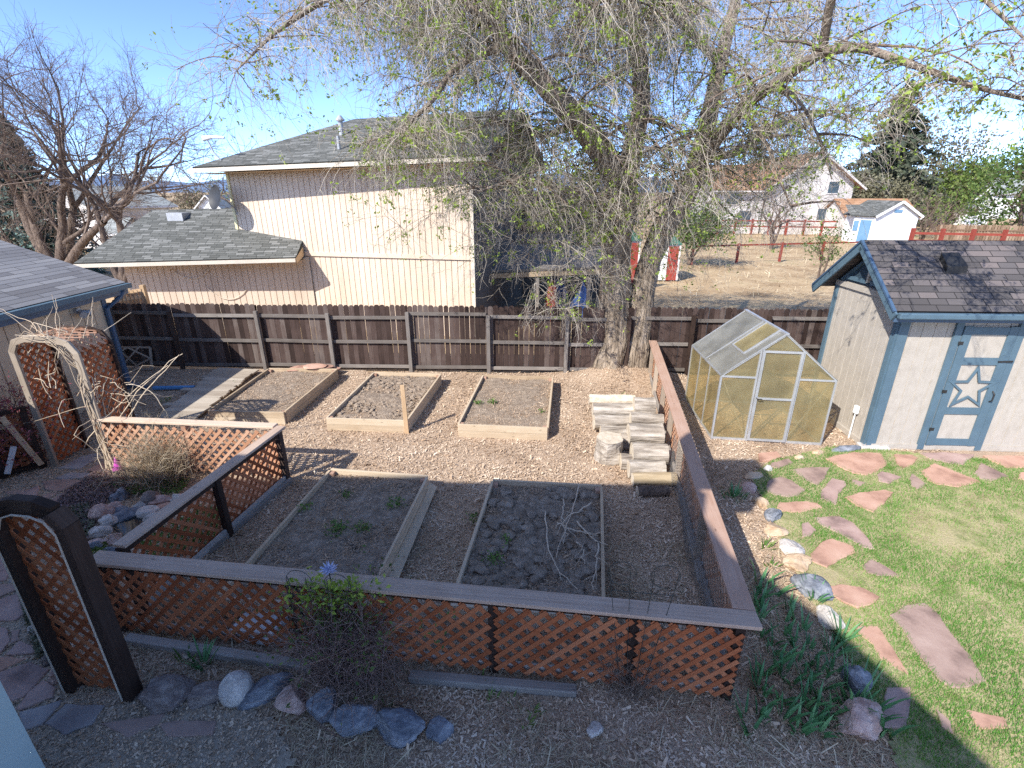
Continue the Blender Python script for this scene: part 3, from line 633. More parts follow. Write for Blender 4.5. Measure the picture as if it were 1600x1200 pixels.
# ---- the dark board fence
fe = thing('board_fence', 'long dark stained dog eared board fence with grey rails behind the raised beds', 'fence', (0, fence_y(0), 0))
posts = [-11.6, -9.05, -6.72, -4.82, -2.72, -.62, 1.42, 3.0, 4.62, 6.5, 8.4, 10.4]
for i in range(len(posts) - 1):
    x0, x1 = posts[i], posts[i + 1]; mbp = MB(); x = x0
    while x < x1 - .02:
        w = min(random.uniform(.128, .143), x1 - x); y = fence_y(x) + .07; h = 1.79 + random.uniform(-.018, .022); g_ = random.choice((.004, .006, .009, .014))
        yo = random.uniform(-.004, .004); r_ = random.random(); ti = random.uniform(-.004, .004)
        c = .035; pts = [(x, .03), (x + w - g_, .03), (x + w - g_ + ti, h - c), (x + w - g_ - c + ti, h), (x + c + ti, h), (x + ti, h - c)]
        vs_ = [(p, y + yo, q) for p, q in pts] + [(p, y + yo + .018, q) for p, q in pts]
        fs = [(0, 1, 2, 3, 4, 5), (11, 10, 9, 8, 7, 6)] + [(k, k + 6, (k + 1) % 6 + 6, (k + 1) % 6) for k in range(6)]
        o1, o2 = random.random() * 30, random.random() * 30
        uvf = [(q + o1, p + o2) for p, q in pts]
        uvs = [uvf, uvf[::-1]] + [[(o1, o2), (o1 + .02, o2), (o1 + .02, o2 + .1), (o1, o2 + .1)]] * 6
        mbp.add(vs_, fs, uvs, r_)
        x += w
    mbp.build('board_panel', M['picket'], fe)
    dz = random.uniform(-.05, .06) if i not in (4,) else .08
    for z in (1.50 + dz, .82 + dz * .7, .13):
        MB().beam(V(x0 + .05, fence_y(x0) + .025, z + random.uniform(-.02, .02)), V(x1 - .05, fence_y(x1) + .025, z + random.uniform(-.02, .02)), .04, .088).build('rail', M['rail'], fe, bevel=.004)
for x in posts: 
    MB().bx(x - .046, x + .046, fence_y(x) - .085, fence_y(x) + .003, -.05, 1.60 + random.uniform(-.03, .05)).build('post', M['rail'] if -7.5 < x < 2 else M['post'], fe, bevel=.005)  # shade put into the colour: posts at both shaded ends use darker wood
# leaning lattice frame in the shade
lf0, lf1 = G(200, 566), G(266, 566)
lfr = thing('trellis_frame', 'small grey x braced frame leaning on the shaded dark fence', 'trellis', lf0)
Y0 = fence_y(lf0.x) - .12
def fp(x, z): return V(lf0.x + x, Y0 - .15 + .15 * z / .6, z)
mbp = MB()
Wf = (lf1.x - lf0.x) * .98
for p, q in (((0, .05), (Wf, .05)), ((0, .62), (Wf, .62)), ((0, .05), (0, .62)), ((Wf, .05), (Wf, .62))): mbp.beam(fp(*p), fp(*q), .05, .035, up=(0, -1, .3))
mbp.build('frame', M['post_grey'], lfr)
mbp = MB()
for p, q in (((0, .33), (Wf * .5, .62)), ((Wf * .5, .62), (Wf, .33)), ((Wf, .33), (Wf * .5, .05)), ((Wf * .5, .05), (0, .33)), ((Wf * .25, .05), (Wf * .75, .62)), ((Wf * .75, .05), (Wf * .25, .62))): mbp.beam(fp(*p) + V(0, -.02, 0), fp(*q) + V(0, -.02, 0), .04, .02, up=(0, -1, .3))
mbp.build('brace', M['post_grey'], lfr)

# ---- the shed
s0 = G(1350, 700); sdir = V(1, -.045, 0).normalized(); sback = V(.045, 1, 0).normalized()
D_ = 2.05; LS = 4.2; hw = 2.86
sh = thing('garden_shed', 'warm grey garden shed with slate blue trim and a star on its door', 'shed', s0)
def SP(u, w, z): return s0 + sdir * u + sback * w + V(0, 0, z)
f0, f1 = SP(0, 0, 0), SP(LS, 0, 0)
mbs, _, _ = siding((f0.x, f0.y), (f1.x, f1.y), .1, hw, .205, .014, .010); mbs.build('front_wall', M['shedwall'], sh)
bk0 = SP(0, D_, 0)
ridge_w = D_ * .5; rz = 3.66
mbs, _, _ = siding((bk0.x, bk0.y), (f0.x, f0.y), .1, hw, .205, .014, .010); mbs.build('side_wall', M['shedwall'], sh)
f1b = SP(LS, D_, 0)
mbs, _, _ = siding((f1b.x, f1b.y), (bk0.x, bk0.y), .1, hw, .205); mbs.build('back_wall', M['shedwall'], sh)
mbs, _, _ = siding((f1.x, f1.y), (f1b.x, f1b.y), .1, hw, .205, topfun=lambda t: hw + (rz - hw) * (1 - abs(2 * t - 1))); mbs.build('end_wall', M['shedwall'], sh)
sk = MB(); sk.beam(SP(-.01, -.012, .06), SP(LS, -.012, .06), .05, .11); sk.beam(SP(-.012, D_, .06), SP(-.012, .03, .06), .05, .11); sk.build('skirting', M['shedwall'], sh)
# gable framing with two triangular panes
MB().beam(SP(-.02, D_ - .02, hw - .06), SP(-.02, .02, hw - .06), .05, .10).build('gable_board', M['shedwall'], sh)
zt = lambda w: hw + .1 + (rz - .12 - hw) * (1 - abs(2 * w / D_ - 1))
gl = MB(); gl.add([SP(.01, .06, hw), SP(.01, D_ - .06, hw), SP(.01, ridge_w, rz - .06)], [(0, 1, 2)]); gl.build('gable_window', M['glass'], sh)
gf = MB()
for p, q in (((D_ * .84, hw + .06), (ridge_w + .05, hw + .06)), ((ridge_w - .05, hw + .06), (D_ * .16, hw + .06))): gf.beam(SP(-.02, p[0], p[1] + .03), SP(-.02, q[0], q[1] + .03), .05, .07)
for sgn in (-1, 1): gf.beam(SP(-.022, ridge_w + sgn * (ridge_w - .16), hw + .0), SP(-.022, ridge_w + sgn * .05, rz - .17), .05, .06)
gf.build('window_frame', M['blue'], sh)
MB().beam(SP(-.03, ridge_w, hw + .09), SP(-.03, ridge_w, rz - .1), .05, .09, up=(1, 0, 0)).build('king_post', M['shedwall'], sh)
oh, oe = .32, .28
rise_s = (rz - hw) / ridge_w
def RP(u, w): return SP(u, w, rz + .06 - abs(w - ridge_w) * rise_s)
MB().slab([RP(-oh, -oe), RP(LS + .3, -oe), RP(LS + .3, ridge_w), RP(-oh, ridge_w)], .05).build('roof', M['roof3'], sh)
MB().slab([RP(LS + .3, D_ + oe), RP(-oh, D_ + oe), RP(-oh, ridge_w) + V(0, 0, .003), RP(LS + .3, ridge_w) + V(0, 0, .003)], .05).build('roof', M['roof3'], sh)
for wa, wb in ((-oe, ridge_w), (D_ + oe, ridge_w)):
    MB().beam(RP(-oh - .005, wa) + V(0, 0, -.105), RP(-oh - .005, wb) + V(0, 0, -.105 + (.002 if wa < 0 else 0)), .035, .15).build('barge_board', M['blue'], sh)
    MB().beam(RP(-oh - .02, wa) + V(0, 0, -.012), RP(-oh - .02, wb) + V(0, 0, -.012), .05, .035).build('drip_edge', M['bluedeep'], sh)
gp = RP(-oh + .02, -oe)
ge = RP(LS + .3, -oe)
MB().beam(gp + V(0, -.05, -.07), ge + V(0, -.05, -.07), .10, .10).build('gutter', M['blue'], sh, bevel=.02)
MB().beam(gp + V(0, .03, -.14), ge + V(0, .03, -.14), .03, .10).build('fascia', M['bluedeep'], sh)
sf = MB(); sf.add([SP(-oh, -oe + .03, hw - .24), SP(LS + .3, -oe + .03, hw - .24), SP(LS + .3, .01, hw - .22), SP(-oh, .01, hw - .22)], [(0, 1, 2, 3)]); sf.build('soffit', M['shedwall'], sh)
for u, w in ((0, 0), (0, D_)):
    cb = MB(); cb.beam(SP(.075, -.02, 0), SP(.075, -.02, hw - .05), .17, .035, up=(0, -1, 0)) if w == 0 else cb.beam(SP(-.02, w - .05, 0), SP(-.02, w - .05, hw), .1, .035, up=(-1, 0, 0))
    if w == 0: cb.beam(SP(-.02, .045, 0), SP(-.02, .045, hw - .05), .11, .035, up=(-1, 0, 0))
    cb.build('corner_board', M['blue'], sh)
# door
d0 = (G(1432, 695, .08) - s0).dot(sdir); d1 = (G(1535, 702, .08) - s0).dot(sdir); dz0, dz1 = .12, 2.40
fr = MB()
fr.beam(SP(d0 + .03, -.025, .02), SP(d0 + .03, -.025, dz1 + .08), .12, .04, up=(0, -1, 0)); fr.beam(SP(d1 - .03, -.025, .02), SP(d1 - .03, -.025, dz1 + .08), .12, .04, up=(0, -1, 0))
fr.beam(SP(d0 - .03, -.027, dz1 + .12), SP(d1 + .03, -.027, dz1 + .12), .045, .09)
fr.build('door_frame', M['blue'], sh)
dr = MB(); dr.box((SP((d0 + d1) / 2, -.02, (dz0 + dz1) / 2)), V(0, 0, (dz1 - dz0) / 2), sdir * ((d1 - d0) / 2 - .1), sback * .012); door = dr.build('door', M['shedwall'], sh)
st = MB(); a, b = d0 + .10, d1 - .10
for u in (a + .075, b - .075): st.beam(SP(u, -.045, dz0), SP(u, -.045, dz1), .15, .025, up=(0, -1, 0))
for z in (dz0 + .07, AT(1500, 640, 8.3).z, AT(1510, 563, 8.3).z, dz1 - .08): st.beam(SP(a + .15, -.045, z), SP(b - .15, -.045, z), .022, .13)
st.build('stile', M['blue'], door)
stc = SP((a + b) / 2, -.045, (AT(1500, 640, 8.3).z + AT(1510, 563, 8.3).z) / 2 - .03); sr = .43; vs_ = []; 
for k in range(10):
    an_ = math.pi / 2 + k * math.pi / 5; 
    for q, off_ in ((1, .0), (.76, .0)):
        r_ = sr * q * (1 if k % 2 == 0 else .42)
        for y_ in (-.0, -.022): vs_.append(stc + sdir * math.cos(an_) * r_ * 1.05 + V(0, 0, math.sin(an_) * r_ * 1.02) + sback * y_)
fs = []
for k in range(10):
    i, j = k * 4, ((k + 1) % 10) * 4
    fs += [(i + 1, i + 3, j + 3, j + 1), (i, i + 1, j + 1, j), (i + 2, j + 2, j + 3, i + 3), (i, j, j + 2, i + 2)]
stm = MB().add(vs_, fs); so_ = stm.build('star', M['blue'], door)
hd = MB().tube([SP(b - .06, -.06, 1.02), SP(b - .06, -.11, 1.06), SP(b - .06, -.11, 1.18), SP(b - .06, -.06, 1.22)], .012, 6); hd.build('handle', M['black'], door)
MB().beam(SP(b - .16, -.065, AT(1510, 563, 8.3).z), SP(b + .08, -.065, AT(1510, 563, 8.3).z + .01), .012, .03).build('latch', M['black'], door)
for z in (.45, 1.2, 2.1): MB().bx(SP(a - .03, 0, 0).x, SP(a + .05, 0, 0).x, SP(a, 0, 0).y - .065, SP(a, 0, 0).y - .05, z - .03, z + .03).build('hinge', M['black'], door)
vb = RP(.98, ridge_w * .52); rv_ = MB()
vv = [vb + sdir * u + sback * w + V(0, 0, w * rise_s + z) for z in (0, .12) for u, w in ((-.17, -.14), (.17, -.14), (.15, .12), (-.15, .12))]
rv_.add(vv, [(3, 2, 1, 0), (4, 5, 6, 7), (0, 1, 5, 4), (1, 2, 6, 5), (2, 3, 7, 6), (3, 0, 4, 7)]); rv_.build('roof_vent', M['black'], sh)
ob = SP(-.06, .4, .62); op = MB().bx(ob.x - .03, ob.x + .03, ob.y - .05, ob.y + .05, ob.z - .08, ob.z + .08).build('outlet_box', M['white'], sh, bevel=.01)
MB().tube([ob + V(0, 0, -.08), V(ob.x, ob.y, 0)], .014, 6).build('conduit', M['white'], op)

# ---- the greenhouse
h0, h1 = V(3.93, 8.74, 0), V(5.92, 8.47, 0); hd_ = (h1 - h0); hwid = hd_.length; hu = hd_ / hwid; hbk = V(.06, 1, 0).normalized(); hD = 1.93
gh = thing('greenhouse', 'small aluminium greenhouse with amber translucent panels beside the shed', 'greenhouse', h0)
def HP(u, w, z): return h0 + hu * u + hbk * w + V(0, 0, z)
he, hr = 1.33, 2.16; um = hwid * .5
dl, drr = hwid * .31, hwid * .68
def panel(name, pts, mat): 
    mb = MB(); n = len(pts); nn = (pts[1] - pts[0]).cross(pts[2] - pts[0]).normalized() * .006
    vs_ = [p + nn for p in pts] + [p - nn for p in pts]
    mb.add(vs_, [tuple(range(n)), tuple(range(2 * n - 1, n - 1, -1))] + [(i, i + n, (i + 1) % n + n, (i + 1) % n) for i in range(n)]); return mb.build(name, mat, gh)
zr = lambda u: he + (hr - he) * (1 - abs(u - um) / um)
panel('front_panel', [HP(0, 0, .04), HP(dl, 0, .04), HP(dl, 0, zr(dl)), HP(0, 0, he)], M['poly'])
panel('front_panel', [HP(drr, 0, .04), HP(hwid, 0, .04), HP(hwid, 0, he), HP(drr, 0, zr(drr))], M['poly'])
panel('gable_panel', [HP(dl, .003, 1.86), HP(drr, .003, 1.86), HP(drr, .003, zr(drr)), HP(um, .003, hr), HP(dl, .003, zr(dl))], M['poly'])
panel('side_panel', [HP(0, 0, .04), HP(0, 0, he), HP(0, hD, he), HP(0, hD, .04)], M['poly'])
panel('side_panel', [HP(hwid, 0, .04), HP(hwid, hD, .04), HP(hwid, hD, he), HP(hwid, 0, he)], M['poly'])
panel('back_panel', [HP(0, hD, .04), HP(0, hD, he), HP(um, hD, hr), HP(hwid, hD, he), HP(hwid, hD, .04)], M['poly'])
panel('roof_panel', [HP(-.02, -.02, he), HP(um, -.02, hr), HP(um, hD * .5, hr), HP(-.02, hD * .5, he)], M['polyroof'])
panel('roof_panel', [HP(-.02, hD * .5, he), HP(um, hD * .5, hr), HP(um, hD + .02, hr), HP(-.02, hD + .02, he)], M['polyroof'])
panel('roof_panel', [HP(um, -.02, hr), HP(hwid + .02, -.02, he), HP(hwid + .02, hD + .02, he), HP(um, hD + .02, hr)], M['polyroof'])
sd_ = V(0, 0, .03)
vent = [HP(um * .42, hD * .12, he + (hr - he) * .42 + .03), HP(um * .99, hD * .12, hr + .02), HP(um * .99, hD * .42, hr + .02), HP(um * .42, hD * .42, he + (hr - he) * .42 + .03)]
vpn = panel('roof_window', vent, M['poly'])
mb = MB()
for i in range(4): mb.beam(vent[i], vent[(i + 1) % 4], .03, .03)
mb.build('window_frame', M['alu'], vpn)
fm = MB(); W_ = .034
for u, z in ((0, he), (hwid, he)):
    for w in (0, hD): fm.beam(HP(u, w, 0), HP(u, w, z), W_, W_, up=(0, 1, 0))
    fm.beam(HP(u, 0, z), HP(u, hD, z), W_, W_); fm.beam(HP(u, 0, .03), HP(u, hD, .03), W_, .05)
    for w in (hD * .33, hD * .66): fm.beam(HP(u, w, .05), HP(u, w, z), .028, .028, up=(0, 1, 0))
fm.beam(HP(um, -.03, hr + .01), HP(um, hD + .03, hr + .01), .06, .035)
for w in (0, hD):
    for u in (0, hwid): fm.beam(HP(u, w, he), HP(um, w, hr), W_, W_)
    fm.beam(HP(0, w, .03), HP(hwid, w, .03), W_, .05)
for w in (hD * .5,):
    for u in (0, hwid): fm.beam(HP(u, w, he + .01), HP(um, w, hr + .01), .03, .03)
for u, z in ((dl, zr(dl)), (drr, zr(drr))): fm.beam(HP(u, -.006, 0), HP(u, -.006, z), W_, W_, up=(0, 1, 0))
fm.beam(HP(0, -.006, he - .01), HP(dl, -.006, he - .01), .03, .035); fm.beam(HP(drr, -.006, he - .01), HP(hwid, -.006, he - .01), .03, .035)
fm.build('frame', M['alu'], gh)
MB().beam(HP(.06, .04, he - .1), HP(dl - .03, .04, .12), .022, .012).build('brace', M['alu'], gh)
MB().beam(HP(hwid - .06, .04, he - .1), HP(drr + .03, .04, .12), .022, .012).build('brace', M['alu'], gh)
gdr = panel('door', [HP(dl + .03, -.03, .05), HP(drr - .03, -.03, .05), HP(drr - .03, -.03, 1.84), HP(dl + .03, -.03, 1.84)], M['poly'])
mb = MB()
for u in (dl + .045, drr - .045): mb.beam(HP(u, -.04, .04), HP(u, -.04, 1.86), .045, .03, up=(0, 1, 0))
for z in (.06, .92, 1.84): mb.beam(HP(dl + .06, -.04, z), HP(drr - .06, -.04, z), .03, .04)
mb.build('door_frame', M['alu'], gdr)
MB().tube([HP(dl + .05, -.06, .93), HP(dl + .05, -.11, .93), HP(dl + .13, -.11, .93)], .01, 6).build('handle', M['black'], gdr)
#PART3

# ================================================================== THE GARDEN
# ---- raised beds
BEDS = []
def raised_bed(c, label, soil, zs=.20, zt=.28, wmat='pine', frontmat='pine_new', t=.042, amp=.03, seed=1, two=True):
    """c: FL FR BR BL on the ground"""
    c = [V(p[0], p[1], 0) for p in c]; BEDS.append((c, zs))
    o = thing('raised_bed', label, 'raised bed', (c[0] + c[1] + c[2] + c[3]) / 4, 'raised garden beds')
    for i in range(4):
        a, b = c[i], c[(i + 1) % 4]; d = (b - a).normalized(); inset = 0 if i % 2 == 0 else t
        mt = M[frontmat] if i == 0 else M[wmat]
        mb = MB(); h = zt / 2
        for k in range(2):
            s_ = random.uniform(-.004, .004)
            mb.beam(a + d * inset + V(0, 0, h * (k + .5)), b - d * inset + V(0, 0, h * (k + .5) + s_ * .3), t, h - .004)
        mb.build('side_board', mt, o, bevel=.004)
    cen = o.location
    for p in c:
        q = p + (cen - p).normalized() * .095
        MB().bx(q.x - .045, q.x + .045, q.y - .045, q.y + .045, 0, zt - .02).build('corner_post', M['cap_red'], o, bevel=.004)
    shr = [p + (cen - p).normalized() * .03 for p in c]
    so_ = sheet('soil', [(p.x, p.y) for p in shr], zs, soil, .05, amp, None, seed); so_.parent = o; so_.matrix_parent_inverse = Matrix.Translation(-o.location)
    return o
raised_bed([(-6.36, 9.48), (-4.74, 9.40), (-4.52, 12.10), (-6.30, 12.15)], 'raised bed of dry soil nearest the boardwalk with sandstone slabs behind it', M['soil_dry'], seed=1)
raised_bed([(-3.76, 9.12), (-2.11, 9.0), (-1.79, 11.73), (-3.5, 11.85)], 'raised bed of cloddy dry soil with a wooden stake at its near corner', M['soil_dry'], amp=.045, seed=2)
raised_bed([(-1.06, 8.83), (.69, 8.67), (1.01, 11.51), (-.72, 11.65)], 'raised bed of dry soil beside the log pile', M['soil_dry'], seed=3)
def ext(fl, bl, k):
    d = (fl - bl).normalized(); q = fl + d * k; return (q.x, q.y)
b4 = [G(385, 880, .28), G(592, 897, .28), G(668, 743, .28), G(517, 732, .28)]
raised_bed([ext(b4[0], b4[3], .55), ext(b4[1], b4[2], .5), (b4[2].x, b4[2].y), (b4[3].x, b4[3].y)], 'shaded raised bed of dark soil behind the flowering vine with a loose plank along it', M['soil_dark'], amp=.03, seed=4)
b5 = [G(716, 908, .28), G(943, 925, .28), G(940, 758, .28), G(770, 749, .28)]
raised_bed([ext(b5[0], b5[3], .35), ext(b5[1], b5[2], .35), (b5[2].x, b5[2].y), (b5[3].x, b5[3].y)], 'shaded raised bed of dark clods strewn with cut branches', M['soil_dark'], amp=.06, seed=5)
tag(MB().beam(G(612, 905, .14), G(676, 758, .10), .15, .04, up=(.5, 0, .85)).build('loose_plank', M['pine'], bevel=.004), 'loose weathered plank leaning along the outside of a shaded raised bed', 'plank')
tag(MB().beam(G(597, 905, .305), G(665, 764, .305), .075, .03).build('top_plank', M['pine'], bevel=.004), 'narrow plank laid on the rim of a shaded raised bed', 'plank')
sb = G(636, 677)
tag(MB().beam(sb - V(0, 0, .1), sb + V(-.01, -.02, 1.05), .085, .035, up=(0, -1, 0)).build('wooden_stake', M['tanfence'], bevel=.004), 'upright wooden stake at the corner of the cloddy raised bed', 'stake')
for i, (px, py, z, s, lab) in enumerate([(492, 577, .30, .34, 'pink sandstone slab topmost of the stack behind the raised bed'), (500, 574, .24, .38, 'pink sandstone slab under the topmost one behind the raised bed'), (466, 577, .22, .36, 'flat reddish sandstone slab lying apart beside the stacked slabs'), (516, 573, .16, .33, 'sandstone slab jutting from the bottom of the stack by the fence')]):
    p = AT(px, py, 12.25 + .03 * i); p.z = z
    tag(rock_mb(p, s * 1.0, s * .65, .045, .3 * i, 40 + i, 10, 3, .05).build('sandstone_slab', M['stone_pink'], smooth=False), lab, 'stone slab', 'sandstone slabs behind the raised beds')

# ---- boardwalk
bw = thing('boardwalk', 'grey plank boardwalk between the garage corner and the raised beds', 'boardwalk', G(320, 620))
A0, A1, B0, B1 = G(240, 657, .1), G(302, 657, .1), G(340, 575, .1), G(402, 578, .1)
n_ = 22
for i in range(n_):
    t0 = (i + .5) / n_; jl, jr = random.uniform(-.05, .05), random.uniform(-.04, .04)
    a, b = A0.lerp(B0, t0), A1.lerp(B1, t0); d = (b - a).normalized()
    if i % 6 == 5: a = a - d * .18
    MB().beam(a + d * jl, b + d * jr, (B0 - A0).length / n_ - .008, .035).build('plank', M['walk'], bw)
for a, b in ((A0, B0), (A1, B1)):
    k = .12 if a is A0 else -.12
    MB().beam(a + V(k, 0, -.06), b + V(k, 0, -.06), .05, .08).build('joist', M['timber'], bw)

# ---- lattice fences
def lattice_mb(O, D, L, h, N, pitch=.158, w=.047, z0=0):
    O = Vector(O); D = Vector(D).normalized(); N = Vector(N).normalized(); mb = MB(); c = -h + random.uniform(0, pitch)
    def sl(u0, v0, u1, v1, lay):
        if abs(u1 - u0) < .02: return
        mb.beam(O + D * u0 + V(0, 0, z0 + v0) + N * lay * .0042, O + D * u1 + V(0, 0, z0 + v1) + N * lay * .0042, w * random.uniform(.95, 1.05), .007, up=N)
    k = -h + .02
    while k < L:
        v0, v1 = max(0, -k), min(h, L - k)
        if v1 > v0: sl(k + v0, v0, k + v1, v1, 1)
        k += pitch
    k = .0
    while k < L + h:
        v0, v1 = max(0, k - L), min(h, k)
        if v1 > v0: sl(k - v0, v0, k - v1, v1, -1)
        k += pitch
    return mb
def lattice_fence(name, label, p0, p1, posts, capmat, latmat, side, h=1.0, capw=.19, capt=.042, latmat2=None, postmat='post', ends=(0, 0), backrail=True):
    p0, p1 = V(p0[0], p0[1], 0), V(p1[0], p1[1], 0); d = (p1 - p0).normalized(); L = (p1 - p0).length; N = V(d.y, -d.x, 0) * side
    o = thing(name, label, 'lattice fence', (p0 + p1) / 2)
    MB().beam(p0 - d * ends[0] + V(0, 0, h - capt / 2), p1 + d * ends[1] + V(0, 0, h - capt / 2), capw, capt).build('cap_rail', M[capmat], o, bevel=.006)
    if backrail: MB().beam(p0 + V(0, 0, h - capt - .05) + N * .0, p1 + V(0, 0, h - capt - .05), .04, .088).build('rail', M['post'], o)
    MB().beam(p0 + V(0, 0, .10), p1 + V(0, 0, .10), .038, .085).build('rail', M['timber'], o)
    us = [0] + [p * L for p in posts] + [L]
    for u in us:
        q = p0 + d * min(max(u, .05), L - .05); 
        MB().beam(q + V(0, 0, -.05), q + V(0, 0, h - capt - .001), .088, .088, up=(d.x, d.y, 0)).build('post', M[postmat], o, bevel=.004)
    for i in range(len(us) - 1):
        g_ = .025
        lattice_mb(p0 + d * (us[i] + g_) + N * .055, d, us[i + 1] - us[i] - 2 * g_, h - .17, N, z0=.07).build('lattice_panel', M[latmat2 if (latmat2 and i % 2) else latmat], o)
    return o
fA, fB = V(-4.33, 4.17, 0), V(2.10, 3.37, 0)
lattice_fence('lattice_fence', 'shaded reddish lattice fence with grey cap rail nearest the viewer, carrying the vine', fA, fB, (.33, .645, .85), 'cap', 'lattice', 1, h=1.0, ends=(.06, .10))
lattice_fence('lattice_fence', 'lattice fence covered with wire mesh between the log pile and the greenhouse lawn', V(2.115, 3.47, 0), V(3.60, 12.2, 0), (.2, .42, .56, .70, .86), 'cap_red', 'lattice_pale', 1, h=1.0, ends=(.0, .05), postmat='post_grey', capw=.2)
lattice_fence('lattice_fence', 'lattice fence with two slanting black posts running between pond and shaded bed', V(-4.24, 4.33, 0), V(-3.76, 7.22, 0), (.50,), 'cap', 'lattice', -1, h=1.0, ends=(-.02, .05), capw=.15)
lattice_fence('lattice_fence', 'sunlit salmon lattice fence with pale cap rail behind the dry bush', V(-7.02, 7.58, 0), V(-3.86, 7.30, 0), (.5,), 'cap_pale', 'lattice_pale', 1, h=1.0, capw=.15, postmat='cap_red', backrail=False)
# chicken wire inside the long fence
ch = []
w0, w1 = V(2.10, 3.7, 0), V(2.72, 7.2, 0); dw = (w1 - w0); Lw = dw.length; dw.normalize(); k = -.8
while k < Lw:
    for sg in (1, -1):
        pts = []
        for i in range(9):
            v = .08 + .8 * i / 8; u = (k + v) if sg > 0 else (k + .88 - v)
            u = min(max(u, 0), Lw); q = w0 + dw * u; pts.append((q.x - .06 + .03 * math.sin(u * 3), q.y, v))
        ch.append((np.array(pts), np.full(9, .0016), .5))
    k += .055
v, f, r = ribbons(ch, 3); struct(np_mesh('wire_mesh', v, f, M['wire'], rnd=r), None) if False else tag(np_mesh('wire_mesh', v, f, M['wire'], rnd=r), 'thin wire mesh hung along the inside of the long lattice fence', 'wire mesh')
# landscape timbers
def timber(p0, p1, label, w=.10, t=.09, z=.045, mat='timber'):
    p0, p1 = Vector(p0), Vector(p1); p0.z = p1.z = z
    tag(MB().beam(p0, p1, w, t).build('landscape_timber', M[mat], bevel=.012), label, 'timber', 'landscape timbers')
timber(G(200, 1003), G(490, 1048), 'long grey timber lying under the lattice fence before the iris tuft')
timber(G(640, 1062), G(900, 1085), 'grey timber lying under the lattice fence beyond the vine')
timber(G(1075, 815), G(1098, 915), 'grey timber against the wire mesh inside the fence corner', .12)
timber(G(325, 866), G(455, 752), 'grey timber at the foot of the lattice between pond and bed', .09)

# ---- arches
def octo(w, h, k=.30):
    return [(0, 0), (0, h - k * .75), (k * .35, h - k * .2), (k, h), (w - k, h), (w - k * .35, h - k * .2), (w, h - k * .75), (w, 0)]
def arch(label, O, D, B, w, dep, h, wm, lm, bw=.10, trim=None, top=True):
    """D across the opening, B along the passage"""
    O, D, B = Vector(O), Vector(D).normalized(), Vector(B).normalized()
    o = thing('garden_arch', label, 'garden arch', O)
    pr = octo(w, h)
    for j, bb in enumerate((0, dep)):
        mb = MB()
        for i in range(len(pr) - 1):
            a, b = pr[i], pr[i + 1]; e = V(b[0] - a[0], b[1] - a[1], 0).normalized() * .012
            mb.beam(O + D * (a[0] - e.x) + B * bb + V(0, 0, a[1] - e.y), O + D * (b[0] + e.x) + B * (bb + .002 * (i % 2)) + V(0, 0, b[1] + e.y), bw if True else 0, .045 + .001 * (i % 2), up=B)
        fo = mb.build('frame', M[wm[j]], o, bevel=.004)
    if True:
        for s_, lmat in ((.0, lm[0]), (w, lm[1])):
            lattice_mb(O + D * s_, B, dep, h - .25, D, z0=.08, pitch=.15).build('lattice_panel', M[lmat], o)
        for i in range(1, len(pr) - 2):
            a, b = pr[i], pr[i + 1]; t = V(b[0] - a[0], 0, b[1] - a[1]); L = t.length; dd = (D * t.x + V(0, 0, t.z)).normalized(); nn = dd.cross(B)
            mb = MB(); P0 = O + D * a[0] + V(0, 0, a[1]) + nn * .02; k = -dep
            while k < L:
                for sg in (0, 1):
                    v0, v1 = max(0, -k), min(dep, L - k)
                    if v1 - v0 > .03:
                        f_ = (lambda u, v_: P0 + dd * u + B * (v_ if sg == 0 else dep - v_) + nn * .0042 * (1 - 2 * sg))
                        mb.beam(f_(k + v0, v0), f_(k + v1, v1), .04, .007, up=nn)
                k += .15
            mb.build('roof_lattice', M[lm[2]], o)
    return o
O1 = G(88, 730); D1 = (G(172, 735) - O1).normalized(); B1v = V(-D1.y, D1.x, 0)
a1 = arch('weathered lattice garden arch with bare canes over it in front of the garage', O1, D1, V(.03, 1, 0), 1.14, .66, 2.36, ('post_grey', 'post'), ('lattice', 'lattice', 'lattice_pale'), .10)
# near arched trellis
q0, q1 = G(120, 1076), G(210, 1089); d_ = (q1 - q0).normalized(); w_ = (q1 - q0).length
na = thing('arched_trellis', 'dark brown arched trellis with pale edges standing at the path by the fence corner', 'trellis', q0)
nB = V(-d_.y, d_.x, 0); pr = octo(w_, 2.16, .22); mb = MB()
for i in range(len(pr) - 1):
    a, b = pr[i], pr[i + 1]; e = V(b[0] - a[0], b[1] - a[1], 0).normalized() * .01
    mb.beam(q0 + d_ * (a[0] - e.x) + V(0, 0, a[1] - e.y), q0 + d_ * (b[0] + e.x) + V(0, 0, b[1] + e.y) + nB * .002 * (i % 2), .145, .085 + .001 * (i % 2), up=(nB if i in (2,3,4) else d_))
mb.build('frame', M['post'], na, bevel=.005)
lattice_mb(q0 + d_ * .03 + nB * .0, d_, w_ - .06, 1.98, nB, pitch=.15, z0=.08).build('lattice_panel', M['lattice'], na)
mb = MB()
for s_ in (0, w_):
    i0 = -1 if s_ == 0 else -1
    pts = [q0 + d_ * (s_ - .047) + nB * -.074 + V(0, 0, z) for z in (.02, .9, 1.95)]
    mb.beam(pts[0], pts[2], .014, .010, up=(0, 1, 0))
ins = [(p[0] * (1 - .1 / w_) + .05 * (1 - 0), p[1] - .05) for p in pr[1:-1]]
for i in range(len(ins) - 1): mb.beam(q0 + d_ * ins[i][0] + nB * -.075 + V(0, 0, ins[i][1]), q0 + d_ * ins[i + 1][0] + nB * -.075 + V(0, 0, ins[i + 1][1]), .014, .010)
mb.build('pale_edge', M['creamtrim'], na)
